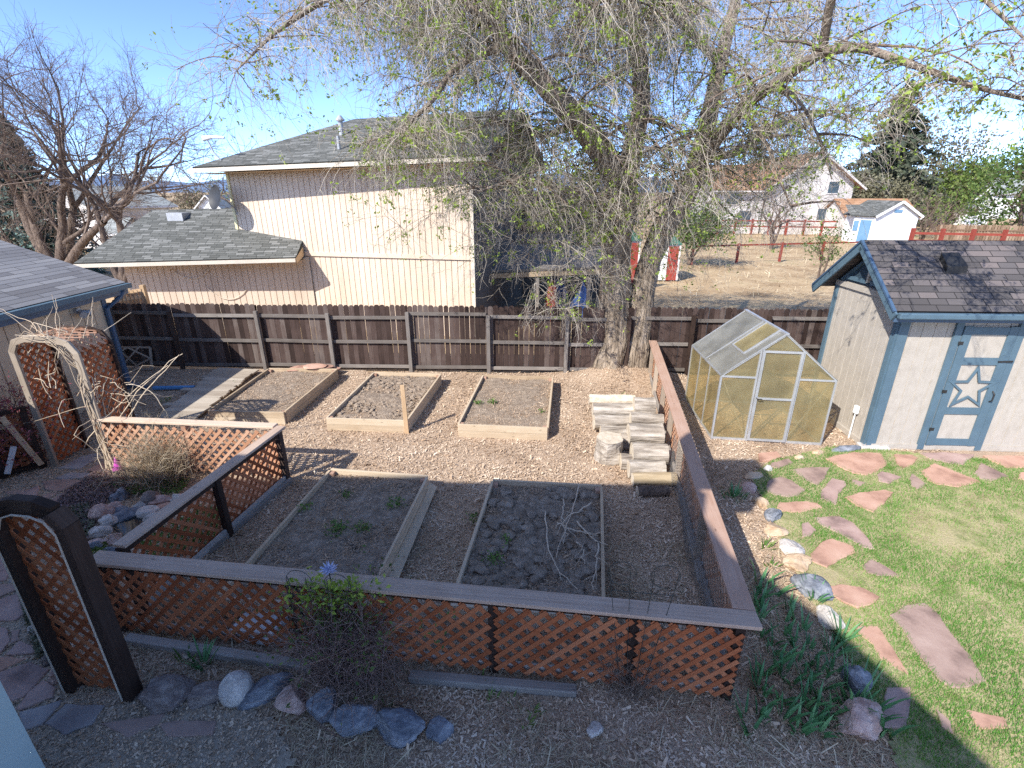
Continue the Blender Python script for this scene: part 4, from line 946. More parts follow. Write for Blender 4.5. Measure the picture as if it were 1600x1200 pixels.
# gate by the first arch
gt = thing('lattice_gate', 'dark framed lattice gate with pale diagonal brace hung on the arch post', 'gate', G(80, 742))
u0, u1 = V(-8.17, 7.62, 0), V(-9.25, 6.75, 0); gd_ = (u1 - u0).normalized(); gL_ = (u1 - u0).length; gN = V(-gd_.y, gd_.x, 0)
mb = MB()
mb.beam(u0 + V(0, 0, 1.15), u1 + V(0, 0, 1.15), .09, .06); mb.beam(u0 + V(0, 0, .1), u1 + V(0, 0, .1), .09, .06)
for k in (.05, .55, gL_ - .03): mb.beam(u0 + gd_ * k + V(0, 0, .02), u0 + gd_ * k + V(0, 0, 1.12), .085, .05, up=gN)
mb.build('frame', M['post'], gt, bevel=.004)
lattice_mb(u0 - gN * .04, gd_, gL_, 1.0, gN, z0=.1, pitch=.15).build('lattice_panel', M['lattice'], gt)
for s_ in (1,):
    MB().beam(u0 + gd_ * .06 + gN * .06 + V(0, 0, .12), u0 + gd_ * .30 + gN * .06 + V(0, 0, 1.1), .08, .03, up=gN).build('brace', M['tanfence'], gt)
    MB().beam(u0 + gd_ * .30 + gN * .03 + V(0, 0, .92), u0 + gd_ * .75 + gN * .03 + V(0, 0, 1.0), .09, .03, up=gN).build('brace', M['tanfence'], gt)
    MB().beam(u0 + gd_ * .3 + gN * .045 + V(0, 0, .55), u0 + gd_ * .5 + gN * .045 + V(0, 0, .1), .08, .03, up=gN).build('brace', M['white'], gt)

# ---- logs
def log(c, ax, L, r, label, seed, mat='log', halfcut=False):
    c = Vector(c); ax = Vector(ax).normalized(); o = thing('log', label, 'log', c, 'cut logs piled by the lattice fence')
    n, k = 20, 8; ref = V(0, 0, 1) if abs(ax.z) < .9 else V(1, 0, 0); x = ax.cross(ref).normalized(); y = ax.cross(x); vs_ = []
    for i in range(k):
        t = i / (k - 1) - .5
        for j in range(n):
            a = 2 * math.pi * j / n; p = c + ax * t * L
            rr = r * (1 + .16 * noise.noise((math.cos(a) * 1.6 + seed, math.sin(a) * 1.6, t * 1.5)) + .10 * noise.noise((math.cos(a) * 7, math.sin(a) * 7 + seed, t * 2)))
            vs_.append(p + (x * math.cos(a) + y * math.sin(a)) * rr)
    fs = [(i * n + j, i * n + (j + 1) % n, (i + 1) * n + (j + 1) % n, (i + 1) * n + j) for i in range(k - 1) for j in range(n)]
    MB().add(vs_, fs).build('bark', M[mat], o)
    for nm, s_ in (('cut_end', 0), ('cut_end', 1)):
        ring = vs_[:n] if s_ == 0 else vs_[-n:]
        off = ax * (.001 * (1 if s_ else -1))
        MB().add([p + off for p in ring], [tuple(range(n)) if s_ == 0 else tuple(range(n))[::-1]]).build(nm, M['logend'], o)
    return o
def lp(px, py, z): return G(px, py, z * .72 + .02)
X1 = V(1, -.05, 0)
log(lp(956, 625, .62), V(1, -.06, .0), .95, .115, 'pale stripped log at the back of the pile, topmost', 1, 'logend')
log(lp(960, 641, .44), X1, .9, .15, 'long grooved grey log second from the back of the pile', 2)
log(lp(961, 659, .30), V(1, .04, 0), .86, .15, 'long weathered log lying just behind the upright stump', 3)
log(lp(964, 675, .14), X1, .66, .12, 'short log end showing low behind the upright stump', 4)
log(lp(1006, 636, .62), V(1, -.1, 0), .42, .20, 'thick short log by the lattice fence, farthest of the sawn row', 5)
log(lp(1010, 656, .52), V(1, -.05, 0), .62, .13, 'thin split log resting in the sawn row by the fence', 6)
log(lp(1008, 679, .44), V(1, -.04, 0), .62, .20, 'broad cracked log in the middle of the sawn row by the fence', 7)
log(lp(1014, 709, .34), X1, .60, .19, 'broad ridged log before the middle of the sawn row by the fence', 8)
log(lp(1010, 733, .22), X1, .60, .15, 'log with pale sawn end near the front of the row', 9)
log(lp(990, 690, .16), X1, .5, .16, 'lower log with pale sawn end under the row by the fence', 10)
log(lp(992, 722, .14), X1, .5, .14, 'lower log under the front of the sawn row', 11)
log(lp(1022, 749, .13), V(1, .02, 0), .72, .11, 'bare yellowish log lying at the front of the pile', 12, 'logyellow')
log(lp(1020, 767, .08), V(1, .02, 0), .5, .09, 'dark shaded log lying at the very front of the pile', 13, 'bark_dark')
log(lp(951, 703, .24), V(.02, 0, 1), .50, .245, 'upright round stump standing before the log pile', 14)

# ---- rocks
fg = 'rocks edging the front planting strip'; le = 'rocks edging the lawn'
def rock(px, py, w, d, h, mat, label, rot=0, seed=0, cuts=9, group=None, sink=.25, rough=.12):
    k_ = 1.14 if group in (fg, le) else 1.08; w, d, h = w * k_, d * k_, h * k_
    c = G(px, py, h * .5); o = rock_mb(V(c.x, c.y, h * (.5 - sink)), w / 2, d / 2, h * .62, rot, seed + int(px), cuts, 4, rough).build('rock', M[mat])
    tag(o, label, 'rock', group); return o
rock(258, 1078, .54, .30, .24, 'rock_brown', 'long brown banded rock at the foot of the arched trellis', -.1, 1, 8, fg)
rock(321, 1079, .28, .24, .22, 'rock_brown', 'small dark rock between the brown banded rock and the white round one', .3, 2, 9, fg)
rock(368, 1070, .27, .25, .27, 'rock_pale', 'round white granite rock in the front strip', .4, 3, 3, fg, .2, .05)
rock(410, 1076, .50, .22, .20, 'rock_slate', 'slanted blue slate slab beside the white round rock', .6, 4, 10, fg)
rock(456, 1090, .27, .24, .22, 'rock_pink', 'round pink granite rock beside the slanted slate slab', .1, 5, 4, fg, .2, .06)
rock(502, 1094, .26, .24, .28, 'rock_slate', 'pointed blue grey rock beside the pink granite rock', .7, 6, 8, fg)
rock(553, 1116, .42, .26, .22, 'rock_slate', 'low dark slate rock below the vine', .2, 7, 9, fg)
rock(622, 1130, .46, .26, .22, 'rock_slate', 'wide blue grey rock with pale edge below the vine', -.2, 8, 9, fg)
rock(687, 1136, .22, .2, .14, 'rock_slate', 'small half hidden grey rock farthest along the front strip', .2, 9, 8, fg)
rock(930, 1138, .14, .14, .12, 'rock_pale', 'small pale stone lying alone in the straw below the lattice', .2, 10, 7)
pa = 'rocks lining the flagstone path'
rock(97, 1045, .24, .2, .2, 'rock_pink', 'pink rough rock at the foot of the trellis on the path side', .3, 11, 6, pa)
rock(78, 1022, .2, .16, .18, 'rock_brown', 'brown upright rock beside the pink rough one on the path side', .9, 12, 9, pa)
rock(62, 975, .2, .2, .16, 'rock_pale', 'pale rock among the path side plants', .1, 13, 7, pa)
pd = 'rocks ringing the small pond'
for i, (px, py, w, d, h, m, lab, rt) in enumerate([
    (158, 798, .32, .26, .22, 'rock_pink', 'rounded pink boulder at the pond edge nearest the path', .2), (181, 790, .2, .16, .16, 'rock_pink', 'small pink stone above the flat grey one by the pond', .4),
    (184, 797, .28, .2, .1, 'rock_slate', 'flat grey stone wedged beside the dark slab at the pond', .1), (200, 801, .46, .36, .12, 'rock_slate', 'large dark slate slab tilted over the pond water', .5),
    (246, 781, .36, .18, .16, 'rock_pink', 'smooth oval pinkish stone on top behind the pond', .25), (234, 777, .3, .24, .22, 'rock_brown', 'dark brown block behind the smooth oval stone', .2),
    (230, 798, .3, .24, .16, 'rock_pale', 'pale tan stone right under the smooth oval one', .2), (240, 808, .26, .18, .14, 'rock_pale', 'whitish stone at the lattice side of the pond', .3),
    (170, 812, .26, .22, .16, 'rock_pale', 'pale cracked stone between boulder and pond water', .8), (157, 828, .3, .24, .14, 'rock_pale', 'pale flat stone below the pale cracked one', .1),
    (176, 841, .3, .2, .1, 'rock_pink', 'pinkish flat stone at the near pond rim', .4), (145, 848, .3, .18, .08, 'rock_pink', 'thin pink slab low beside the near pond rim', .1),
    (129, 840, .16, .14, .1, 'rock_pink', 'small pink stone nearest the trellis top', .2), (281, 777, .26, .22, .2, 'rock_pale', 'pale upright stone close to the lattice cap rail', .2),
    (258, 792, .38, .3, .06, 'stone_pink', 'flat pink slab between oval stone and lattice', .3), (179, 777, .2, .16, .14, 'rock_slate', 'small blackish stone at the back of the pond', .3),
    (191, 770, .16, .2, .2, 'rock_slate', 'blue grey standing stone at the back of the pond', .3), (216, 789, .2, .16, .14, 'rock_pale', 'small cream stone wedged behind the slate slab', .3),
    (180, 856, .28, .14, .08, 'rock_slate', 'thin dark slab by the cap rail corner', .1), (205, 754, .22, .16, .1, 'stone_pink', 'small broken flagstone piece behind the pond plants', .5), (150, 852, .2, .12, .12, 'rock_slate', 'dark grey stone among yellow green sedum', .2)]):
    rock(px, py, w, d, h, m, lab, rt, 20 + i, 9 if 'smooth' not in lab and 'rounded' not in lab else 3, pd, .2, .06 if 'smooth' in lab else .1)
struct(MB().prism([(p.x, p.y) for p in [G(172, 822), G(195, 806), G(222, 806), G(236, 820), G(228, 838), G(200, 846), G(180, 842)]], .012, .045).build('pond_water', M['water']))
le = 'rocks edging the lawn'
for i, (px, py, w, d, h, m, lab, rt) in enumerate([
    (1209, 800, .24, .2, .2, 'rock_slate', 'blue grey rock at the lawn edge above the tan rocks', .5), (1214, 826, .34, .28, .1, 'rock_tan', 'low tan rock in the lawn edge below the blue grey one', .4),
    (1236, 853, .3, .28, .16, 'rock_pale', 'rounded grey white rock in the lawn edging', .3), (1249, 877, .36, .28, .14, 'rock_tan', 'orange tan flat rock between grey white rock and slate block', .2),
    (1270, 911, .34, .42, .18, 'rock_slate', 'dark slate block with an iris growing at its end', .35), (1296, 962, .24, .3, .14, 'rock_pale', 'pale rough rock between slate block and sunlit irises', .3),
    (1342, 1060, .26, .26, .24, 'rock_slate', 'dark blue rock in deep shade among irises', .3), (1345, 1116, .42, .3, .24, 'rock_pink', 'pinkish boulder in the shade at the bottom of the iris bed', .3),
    (1178, 742, .3, .16, .12, 'rock_tan', 'tan rock near the fence at the shade tip', .2), (1172, 760, .2, .24, .14, 'rock_pink', 'pink rock standing in the shade near the fence', .5),
    (1190, 783, .18, .22, .12, 'rock_tan', 'smooth yellowish rock just outside the fence shade', .6), (1278, 706, .2, .14, .1, 'rock_tan', 'pale orange rock in front of the greenhouse', .2),
    (1250, 714, .22, .14, .1, 'rock_tan', 'orange rock before the greenhouse corner', .1), (1322, 700, .62, .14, .12, 'rock_slate', 'long curved grey rock lying before the shed side', .12),
    (1200, 731, .14, .14, .12, 'rock_pale', 'small whitish rock at the start of the lawn stones', .2)]):
    rock(px, py, w, d, h, m, lab, rt, 60 + i, 8, le)
spb = G(1362, 701)
tag(MB().beam(spb + V(-.24, .03, .05), spb + V(.28, -.02, .04), .2, .07).build('splash_block', M['rock_pale'], bevel=.02), 'white splash block at the shed corner under the trim', 'splash block')
pvb = G(402, 975, .06)
tag(MB().beam(G(374, 972, .08), G(436, 985, .08), .34, .10).build('white_block', M['white'], bevel=.01), 'white rectangular block lying inside the lattice fence', 'block')

# ---- flagstones
STONES = []
def flag(pts, mat, label, z=.036, t=.05, group='flagstones set in the lawn', off=(0, 0), sc=4):
    P = [G(off[0] + x / sc, off[1] + y / sc, z) for x, y in pts]; cen = sum(P, V(0, 0, 0)) / len(P); out = []
    n = len(P)
    for i in range(n):
        a, b = P[i], P[(i + 1) % n]; L = (b - a).length; k = max(2, int(L / .06)); e = (b - a).normalized(); nn = V(e.y, -e.x, 0)
        for j in range(k):
            q = a.lerp(b, j / k); w_ = .018 * noise.noise((q.x * 6, q.y * 6, 1)) + .008 * noise.noise((q.x * 22, q.y * 22, 5)); out.append(q + nn * w_)
    A = sum(out[i].x * out[(i + 1) % len(out)].y - out[(i + 1) % len(out)].x * out[i].y for i in range(len(out)))
    if A < 0: out = out[::-1]
    STONES.append([(p.x, p.y) for p in out])
    m = len(out); inn = [p + (cen - p).normalized() * .010 for p in out]; zz = random.uniform(-.006, .006)
    vs_ = [V(p.x, p.y, z - t) for p in out] + [V(p.x, p.y, z + zz - .008) for p in out] + [V(p.x, p.y, z + zz) for p in inn]
    fs = [(i, (i + 1) % m, m + (i + 1) % m, m + i) for i in range(m)] + [(m + i, m + (i + 1) % m, 2 * m + (i + 1) % m, 2 * m + i) for i in range(m)] + [tuple(range(2 * m, 3 * m))]
    tag(MB().add(vs_, fs).build('flagstone', M[mat]), label, 'flagstone', group)
o4, o8, o5, o1 = (1200, 600), (1200, 840), (0, 840), (0, 600)
ZL = .047
for pts, m, lab, of in [
    ([(360, 465), (420, 445), (530, 425), (700, 430), (740, 480), (735, 510), (680, 545), (620, 570), (530, 555), (450, 520)], 'stone_pink', 'large pink flagstone before the shed corner', o4),
    ([(155, 530), (230, 518), (385, 520), (360, 580), (310, 632), (240, 600), (190, 565)], 'stone_rose', 'dusky three sided flagstone next to the large pink one by the shed corner', o4),
    ([(785, 435), (900, 440), (940, 460), (900, 505), (840, 525), (810, 500)], 'stone_pink', 'small pink flagstone near the shed wall before the door edge', o4),
    ([(950, 430), (1100, 425), (1290, 440), (1220, 505), (1150, 495), (1010, 465)], 'stone_purple', 'purple flagstone tucked against the shed below the door', o4),
    ([(1345, 445), (1700, 450), (1720, 525), (1490, 520), (1400, 480)], 'stone_pink', 'pink flagstone against the shed wall past the door', o4),
    ([(1040, 490), (1180, 545), (1330, 605), (1200, 640), (1060, 625), (1000, 600), (955, 540)], 'stone_pink', 'long pink flagstone in the grass facing the shed door', o4),
    ([(1330, 490), (1500, 570), (1400, 605), (1330, 590), (1290, 555)], 'stone_rose', 'dusky flagstone following the long pink one past the shed door', o4),
    ([(710, 545), (760, 555), (830, 580), (760, 620), (690, 605), (680, 570)], 'stone_purple', 'small diamond shaped purple flagstone amid grass', o4),
    ([(900, 555), (990, 620), (940, 655), (895, 630), (885, 585)], 'stone_rose', 'smallest triangular flagstone beside the long pink one', o4),
    ([(730, 660), (785, 675), (740, 730), (655, 800), (540, 750), (480, 705), (560, 680)], 'stone_pink', 'pink kite shaped flagstone out in the grass', o4),
    ([(400, 585), (480, 605), (490, 630), (440, 690), (425, 755), (340, 710), (325, 680)], 'stone_purple', 'upright purple flagstone beside the kite shaped one', o4),
    ([(0, 600), (80, 575), (160, 605), (235, 660), (180, 695), (130, 705), (40, 690), (-20, 660)], 'stone_rose', 'wide dusky flagstone near the shade tip of the chimney', o4),
    ([(70, 740), (240, 730), (310, 745), (340, 770), (200, 800), (90, 795), (55, 770)], 'stone_pink', 'flat wide pink flagstone next to the blue grey edging rock', o4),
    ([(290, 830), (440, 820), (530, 860), (620, 950), (668, 1030), (600, 1020), (450, 930), (330, 880)], 'stone_purple', 'long purple wedge flagstone pointing into the lawn', o4),
    ([(210, 870), (250, 860), (305, 910), (260, 950), (215, 950)], 'stone_purple', 'small purple flagstone between edging rocks and the purple wedge', o4),
    ([(340, 980), (400, 965), (530, 1010), (545, 1050), (470, 1085), (370, 1145), (270, 1105), (262, 1060)], 'stone_pink', 'squarish pink flagstone below the purple wedge', o4),
    ([(520, 590), (620, 615), (570, 635), (530, 610)], 'stone_rose', 'sliver of flagstone almost overgrown by grass', o4),
    ([(-60, 430), (60, 420), (80, 450), (30, 475), (-50, 478)], 'stone_pink', 'pink flagstone in bark before the greenhouse door', o4),
    ([(20, 490), (130, 465), (160, 490), (60, 525), (10, 510)], 'stone_rose', 'pale flagstone beside the orange rock by the greenhouse', o4),
    ([(1570, 550), (1700, 545), (1700, 615), (1565, 590)], 'stone_pink', 'flagstone cut by the frame edge beyond the shed door', o4),
    ([(590, 180), (640, 130), (740, 175), (830, 240), (700, 240), (620, 215)], 'stone_rose', 'half overgrown brownish flagstone beyond the squarish pink one', o8),
    ([(380, 300), (450, 290), (600, 315), (700, 370), (650, 420), (560, 440), (470, 400), (390, 345)], 'stone_pink', 'oval tan pink flagstone beside the slate block', o8),
    ([(760, 480), (850, 420), (980, 405), (1070, 480), (1150, 600), (1260, 730), (1360, 890), (1280, 935), (1140, 935), (1080, 900), (960, 760), (860, 590)], 'stone_rose', 'biggest flagstone, long brown slab with a dark streak', o8),
    ([(540, 545), (680, 545), (740, 620), (830, 760), (890, 865), (800, 810), (700, 750), (650, 660), (570, 590)], 'stone_pink', 'long narrow pink flagstone by the sunlit irises', o8),
    ([(740, 930), (900, 930), (870, 1190), (690, 1190)], 'stone_purple', 'purple flagstone lying in the deep house shade', o8),
    ([(1230, 1065), (1370, 1095), (1480, 1120), (1510, 1190), (1320, 1190)], 'stone_pink', 'pink flagstone at the bottom edge of the sunny lawn', o8),
    ([(1050, 1070), (1150, 1150), (1160, 1230), (1090, 1180)], 'stone_rose', 'thin flagstone crossing the edge of the house shade', o8)]:
    flag(pts, m, lab, ZL, .06, 'flagstones set in the lawn', of)
for pts, m, lab, of in [
    ([(-120, 90), (60, 85), (75, 150), (70, 195), (35, 265), (-120, 285)], 'stone_purple', 'lilac flagstone beside the top of the trellis leg', o5),
    ([(80, 190), (130, 250), (110, 285), (50, 278)], 'stone_grey', 'small lilac grey flagstone half under the trellis leg', o5),
    ([(-90, 410), (140, 335), (175, 390), (180, 450), (95, 515), (-90, 525)], 'stone_purple', 'broad lilac flagstone left of the path side plants', o5),
    ([(-100, 295), (40, 285), (125, 298), (100, 325), (-80, 400)], 'stone_rose', 'narrow dusky flagstone above the broad lilac one', o5),
    ([(65, 580), (125, 570), (120, 635), (65, 658)], 'stone_rose', 'small dusky flagstone between joints of sand', o5),
    ([(-80, 560), (50, 560), (60, 645), (-10, 735), (-80, 725)], 'stone_purple', 'purple flagstone touching the frame edge above the large ones', o5),
    ([(40, 730), (115, 645), (225, 680), (232, 718), (130, 732)], 'stone_purple', 'pointed dark purple flagstone beside the grey green plants', o5),
    ([(-60, 745), (190, 742), (10, 828), (-60, 836)], 'stone_pink', 'rosy flagstone wedge above the big purple one', o5),
    ([(-50, 850), (190, 768), (310, 818), (255, 880), (140, 995), (80, 1018), (-50, 1000)], 'stone_purple', 'big purple flagstone nearest the teal house wall', o5),
    ([(90, 1072), (180, 960), (270, 885), (358, 930), (330, 998), (120, 1075)], 'stone_purple', 'purple flagstone in front of the pink rough rock', o5),
    ([(110, 1088), (385, 1008), (375, 1040), (260, 1165), (150, 1200)], 'stone_grey', 'grey lilac flagstone along the bottom of the path', o5),
    ([(275, 1160), (410, 1034), (648, 1046), (575, 1165), (400, 1230)], 'stone_grey', 'large blue grey flagstone at the bottom before the trellis', o5),
    ([(620, 1160), (1030, 1092), (985, 1160), (800, 1240)], 'stone_rose', 'dusky flagstone below the brown banded rock', o5),
    ([(995, 1165), (1140, 1138), (1360, 1140), (1330, 1230), (1050, 1240)], 'stone_rose', 'dusky flagstone below the white round rock', o5),
    ([(20, 670), (170, 655), (120, 685), (40, 688)], 'stone_rose', 'thin dusky flagstone just inside the gate', o1),
    ([(60, 708), (245, 630), (240, 690), (150, 732), (70, 734)], 'stone_purple', 'dark purple flagstone inside the gate before the trellis top', o1),
    ([(262, 605), (420, 592), (518, 602), (380, 668), (282, 660)], 'stone_rose', 'dusky flagstone in the middle of the path by the gate', o1),
    ([(217, 725), (290, 682), (368, 676), (270, 733)], 'stone_rose', 'slim dusky flagstone between the purple one and the pond plants', o1),
    ([(272, 748), (360, 692), (478, 642), (495, 652), (330, 778)], 'stone_rose', 'long pinkish flagstone along the pond plants', o1),
    ([(342, 588), (440, 552), (588, 556), (560, 590), (380, 590)], 'stone_grey', 'blue grey flagstone on the shade line before the arch', o1),
    ([(372, 525), (500, 458), (600, 432), (648, 442), (500, 528)], 'stone_grey', 'grey dappled flagstone inside the arch', o1),
    ([(540, 540), (640, 492), (688, 502), (690, 540), (600, 548)], 'stone_pink', 'pale sunlit flagstone at the foot of the arch leg', o1)]:
    flag(pts, m, lab, .045, .05, 'flagstones of the garden path', of)
#PART4

# ================================================================== SMALL PLANTS
def iris(c, n, h, spread=.10, w=.030):
    mb = MB(); c = Vector(c)
    for i in range(n):
        a = random.random() * 6.283; ln = random.uniform(.15, .6); d = V(math.cos(a) * ln, math.sin(a) * ln, 1).normalized(); p = c + V(math.cos(a), math.sin(a), 0) * random.uniform(0, spread) + V(0, 0, -.02)
        s_ = V(-math.sin(a + .6), math.cos(a + .6), 0); L = h * random.uniform(.55, 1.15); ww = w * random.uniform(.7, 1.1); k = 5; vs_ = []
        for j in range(k):
            t = j / (k - 1); d = (d + V(math.cos(a), math.sin(a), -.25) * .07 * t).normalized(); wd = ww * (1 - t ** 2.2) * (.75 + .5 * t) * .5 + .001
            q = p + d * L * t; vs_ += [q - s_ * wd, q + V(math.cos(a), math.sin(a), 0) * wd * .25, q + s_ * wd]
        fs = []
        for j in range(k - 1):
            b = j * 3; fs += [(b, b + 1, b + 4, b + 3), (b + 1, b + 2, b + 5, b + 4)]
        mb.add(vs_, fs)
    return mb
gi = 'iris clumps in the shaded strip beside the lattice'
ir = random.Random(5); k_ = 0
pts_ir = []
while len(pts_ir) < 48:
    py = ir.uniform(905, 1150); lo = 1175 if py < 1085 else 1165; hi = 1200 + (py - 905) * .74; px = ir.uniform(lo, max(hi, lo + 30))
    if px < 1390 and all((px - a) ** 2 + ((py - b) * 1.4) ** 2 > 19 ** 2 for a, b in pts_ir): pts_ir.append((px, py))
for px, py in pts_ir:
    p = G(px, py); o = iris(p, ir.randint(4, 8), ir.uniform(.22, .38), .06, .042).build('iris', M['iris'])
    tag(o, 'clump of green iris blades in the shaded strip beside the lattice fence corner', 'iris', gi)
for px, py, n, h, lab in [(1270, 938, 16, .30, 'sunlit pale green iris fan at the end of the slate block'), (1315, 1002, 24, .34, 'sunlit iris clump on the shade line by the long pink flagstone'), (1335, 1105, 34, .42, 'wide dark iris clump spreading over the pinkish boulder'),
                          (1298, 1020, 16, .32, 'iris clump half in sun beside the pale rough rock'), (318, 1040, 16, .30, 'iris tuft by the timber in front of the lattice fence'), (292, 1036, 7, .2, 'small iris shoot beside the larger tuft by the timber'),
                          (1145, 775, 40, .22, 'dense green tuft in the fence shade near the pink rock'), (1195, 855, 22, .16, 'bright grassy tuft in the bark between fence and edging rocks'), (1203, 885, 14, .14, 'low sunlit tuft next to the rounded grey white rock'),
                          (752, 1065, 6, .15, 'lone green shoot beneath the middle of the lattice fence'), (830, 1112, 8, .16, 'green shoots in the straw before the lattice fence'), (765, 1095, 6, .13, 'few green shoots between vine and straw'),
                          (820, 1130, 9, .16, 'broad green shoots at the lower frame edge in the straw'), (605, 1108, 6, .1, 'green sprig above the wide blue grey rock'), (800, 1095, 5, .12, 'tiny green shoot near the grey timber end')]:
    tag(iris(G(px, py), n, h, .08 if n < 30 else .2, .03 if h > .17 else .018).build('iris' if h > .22 else 'green_shoots', M['iris'] if h > .2 else M['weed']), lab, 'plant')
def weed(px, py, z, r, n, lab, mat='weed', h=.10):
    c = G(px, py, z); cs = np.stack([rng.normal(c.x, r, n), rng.normal(c.y, r, n), z + rng.uniform(.0, h, n)], 1)
    v, f, q = quads(cs, .022, .3, .5); tag(np_mesh('weed', v, f, M[mat], rnd=q), lab, 'weed', 'weeds in the raised beds')
for px, py, z, r, n, lab in [(530, 828, .2, .09, 160, 'green weed patch in the middle of the shaded bed behind the vine'), (566, 828, .2, .06, 80, 'smaller weed patch beside the middle one in the shaded bed'), (618, 790, .2, .07, 110, 'weed patch near the far plank of the shaded bed'), (540, 775, .2, .05, 50, 'faint weeds at the far side of the shaded bed'),
    (478, 797, .2, .05, 50, 'faint weeds near the outer plank of the shaded bed'), (772, 878, .22, .07, 90, 'weeds near the corner of the cloddy shaded bed'), (790, 845, .22, .04, 40, 'small weed between clods of the shaded bed'), (747, 632, .2, .05, 90, 'green weed near the outer edge of the dry bed beside the logs'),
    (770, 630, .2, .05, 90, 'green weed farther inside the bed beside the logs'), (845, 645, .2, .04, 40, 'faint weed near the log side of the dry bed'), (368, 600, .02, .06, 60, 'green weed beside the boardwalk edge'), (740, 812, .02, .06, 50, 'weed in the bark between the two shaded beds'),
    (260, 628, .02, .06, 60, 'green weed at the boardwalk start by the rear lattice'), (975, 622, .02, .08, 80, 'weed patch in bark behind the log pile')]:
    weed(px, py, z, r, n, lab)
def cover(name, poly, z, mat, n, s, h, lab):
    xs = [p.x for p in poly]; ys = [p.y for p in poly]; c = []
    while len(c) < n:
        x, y = random.uniform(min(xs), max(xs)), random.uniform(min(ys), max(ys))
        if in_poly(np.array([x]), np.array([y]), poly)[0]:
            b = .5 + .5 * noise.noise((x * 3.2, y * 3.2, 4)); c.append((x, y, z + random.random() * h * b))
    v, f, q = quads(np.array(c), s, .2, .5); o = np_mesh(name, v, f, M[mat], rnd=q); o['kind'] = 'stuff'; o['label'] = lab
cover('ground_cover', P2([(85, 800), (100, 775), (150, 745), (190, 735), (215, 760), (165, 790), (140, 830), (125, 845)]), .03, 'heath', 5200, .022, .14, 'purple grey creeping plants along the pond')
cover('ground_cover', P2([(110, 800), (140, 790), (150, 825), (135, 850), (120, 835)]), .03, 'sedum', 1800, .022, .14, 'grey green creeping plants between path and pond')
cover('ground_cover', P2([(170, 765), (185, 755), (255, 745), (300, 752), (280, 775), (200, 775)]), .02, 'weed', 1500, .022, .12, 'green ground cover behind the pond')
cover('ground_cover', P2([(140, 858), (170, 850), (165, 875), (140, 880)]), .02, 'leaf_light', 500, .02, .08, 'yellow green sedum by the cap rail corner')
cover('ground_cover', P2([(30, 925), (55, 905), (75, 960), (85, 1030), (60, 1035), (45, 980)]), .03, 'sedum', 2200, .022, .14, 'grey green plants between path and trellis leg')
cover('ground_cover', P2([(215, 855), (300, 800), (350, 790), (340, 850), (240, 880)]), .02, 'weed', 1500, .024, .16, 'green leaves behind the lattice by the pond')
# dry bush
def twiggy(name, lab, cat, base, n, L, mat, spread, grav, rad=.004, leaves=None, nl=0, ls=.02, group=None, jit=.12, up=1.0, sub=2, npt=7, flat=1.0, b_r=.12, lz=(0, 1)):
    o = thing(name, lab, cat, base, group); ps = []; tips = []
    for i in range(n):
        a = random.random() * 6.283; d = (math.cos(a) * spread * random.random(), math.sin(a) * spread * random.random() * flat, up)
        p0 = (base[0] + random.gauss(0, b_r), base[1] + random.gauss(0, b_r) * flat, base[2]); P = droop(p0, d, L * random.uniform(.6, 1.15), npt, grav, jit); q = random.random()
        ps.append((P, np.linspace(rad, rad * .45, npt), q)); tips.append(P)
        for k in range(sub):
            j = random.randrange(1, npt - 1); e = P[j] - P[j - 1]; e = e / np.linalg.norm(e) + rng.normal(size=3) * .7
            Q = droop(P[j], e, L * random.uniform(.15, .4), 5, grav, jit * 1.3); ps.append((Q, np.linspace(rad * .6, rad * .3, 5), q)); tips.append(Q)
    v, f, r = ribbons(ps, 3); np_mesh('stems', v, f, M[mat], o, r)
    if leaves:
        T = np.concatenate(tips); z0, z1 = T[:, 2].min(), T[:, 2].max(); T = T[(T[:, 2] >= z0 + lz[0] * (z1 - z0)) & (T[:, 2] <= z0 + lz[1] * (z1 - z0) + 1e-6)]
        c = T[rng.integers(0, len(T), nl)] + rng.normal(size=(nl, 3)) * .03; v, f, r = quads(c, ls, 0, .55); np_mesh('leaves', v, f, M[leaves], o, r)
    return o
twiggy('dry_bush', 'dry pale twiggy bush in front of the salmon lattice fence', 'bush', G(262, 744), 380, .95, 'drystem', .75, .25, .0042, sub=5, b_r=.2, jit=.16)
twiggy('dried_grass', 'brown dried grass tuft at the base of the dry bush', 'dried plant', G(258, 756), 240, .34, 'twig_brown', .9, 1.2, .003, b_r=.3)
twiggy('dried_grass', 'tan dried grass patch beside the purple glass ornament', 'dried plant', G(198, 748), 260, .2, 'drystem', 1.2, 2.2, .003, b_r=.22)
twiggy('dried_plant', 'dead flower heads hanging over the pond water', 'dried plant', G(190, 848), 26, .3, 'drystem', .8, .8, .004, b_r=.1)
tw = twiggy('barberry_bush', 'dark red leaved bush behind the lattice gate', 'bush', V(-8.85, 7.62, 0), 120, 1.6, 'twig_brown', .5, .3, .005, 'leaf_red', 7000, .024, b_r=.22, sub=5)
bv = G(545, 1062)
tw = twiggy('climbing_vine', 'tangled brown vine with green leaves on top spilling over the lattice fence', 'vine', V(bv.x, bv.y - .02, 0), 170, 1.15, 'vine_stem', .26, .5, .004, 'leaf_mid', 800, .020, b_r=.13, flat=.35, sub=7, jit=.22, lz=(.6, 1))
c = np.array([bv.x - .08, bv.y + .1, 1.02]) + rng.normal(size=(420, 3)) * np.array([.22, .07, .09])
v, f, r = quads(c, .026, 0, .6); np_mesh('fresh_leaves', v, f, M['leaf'], tw, r)
ps = []
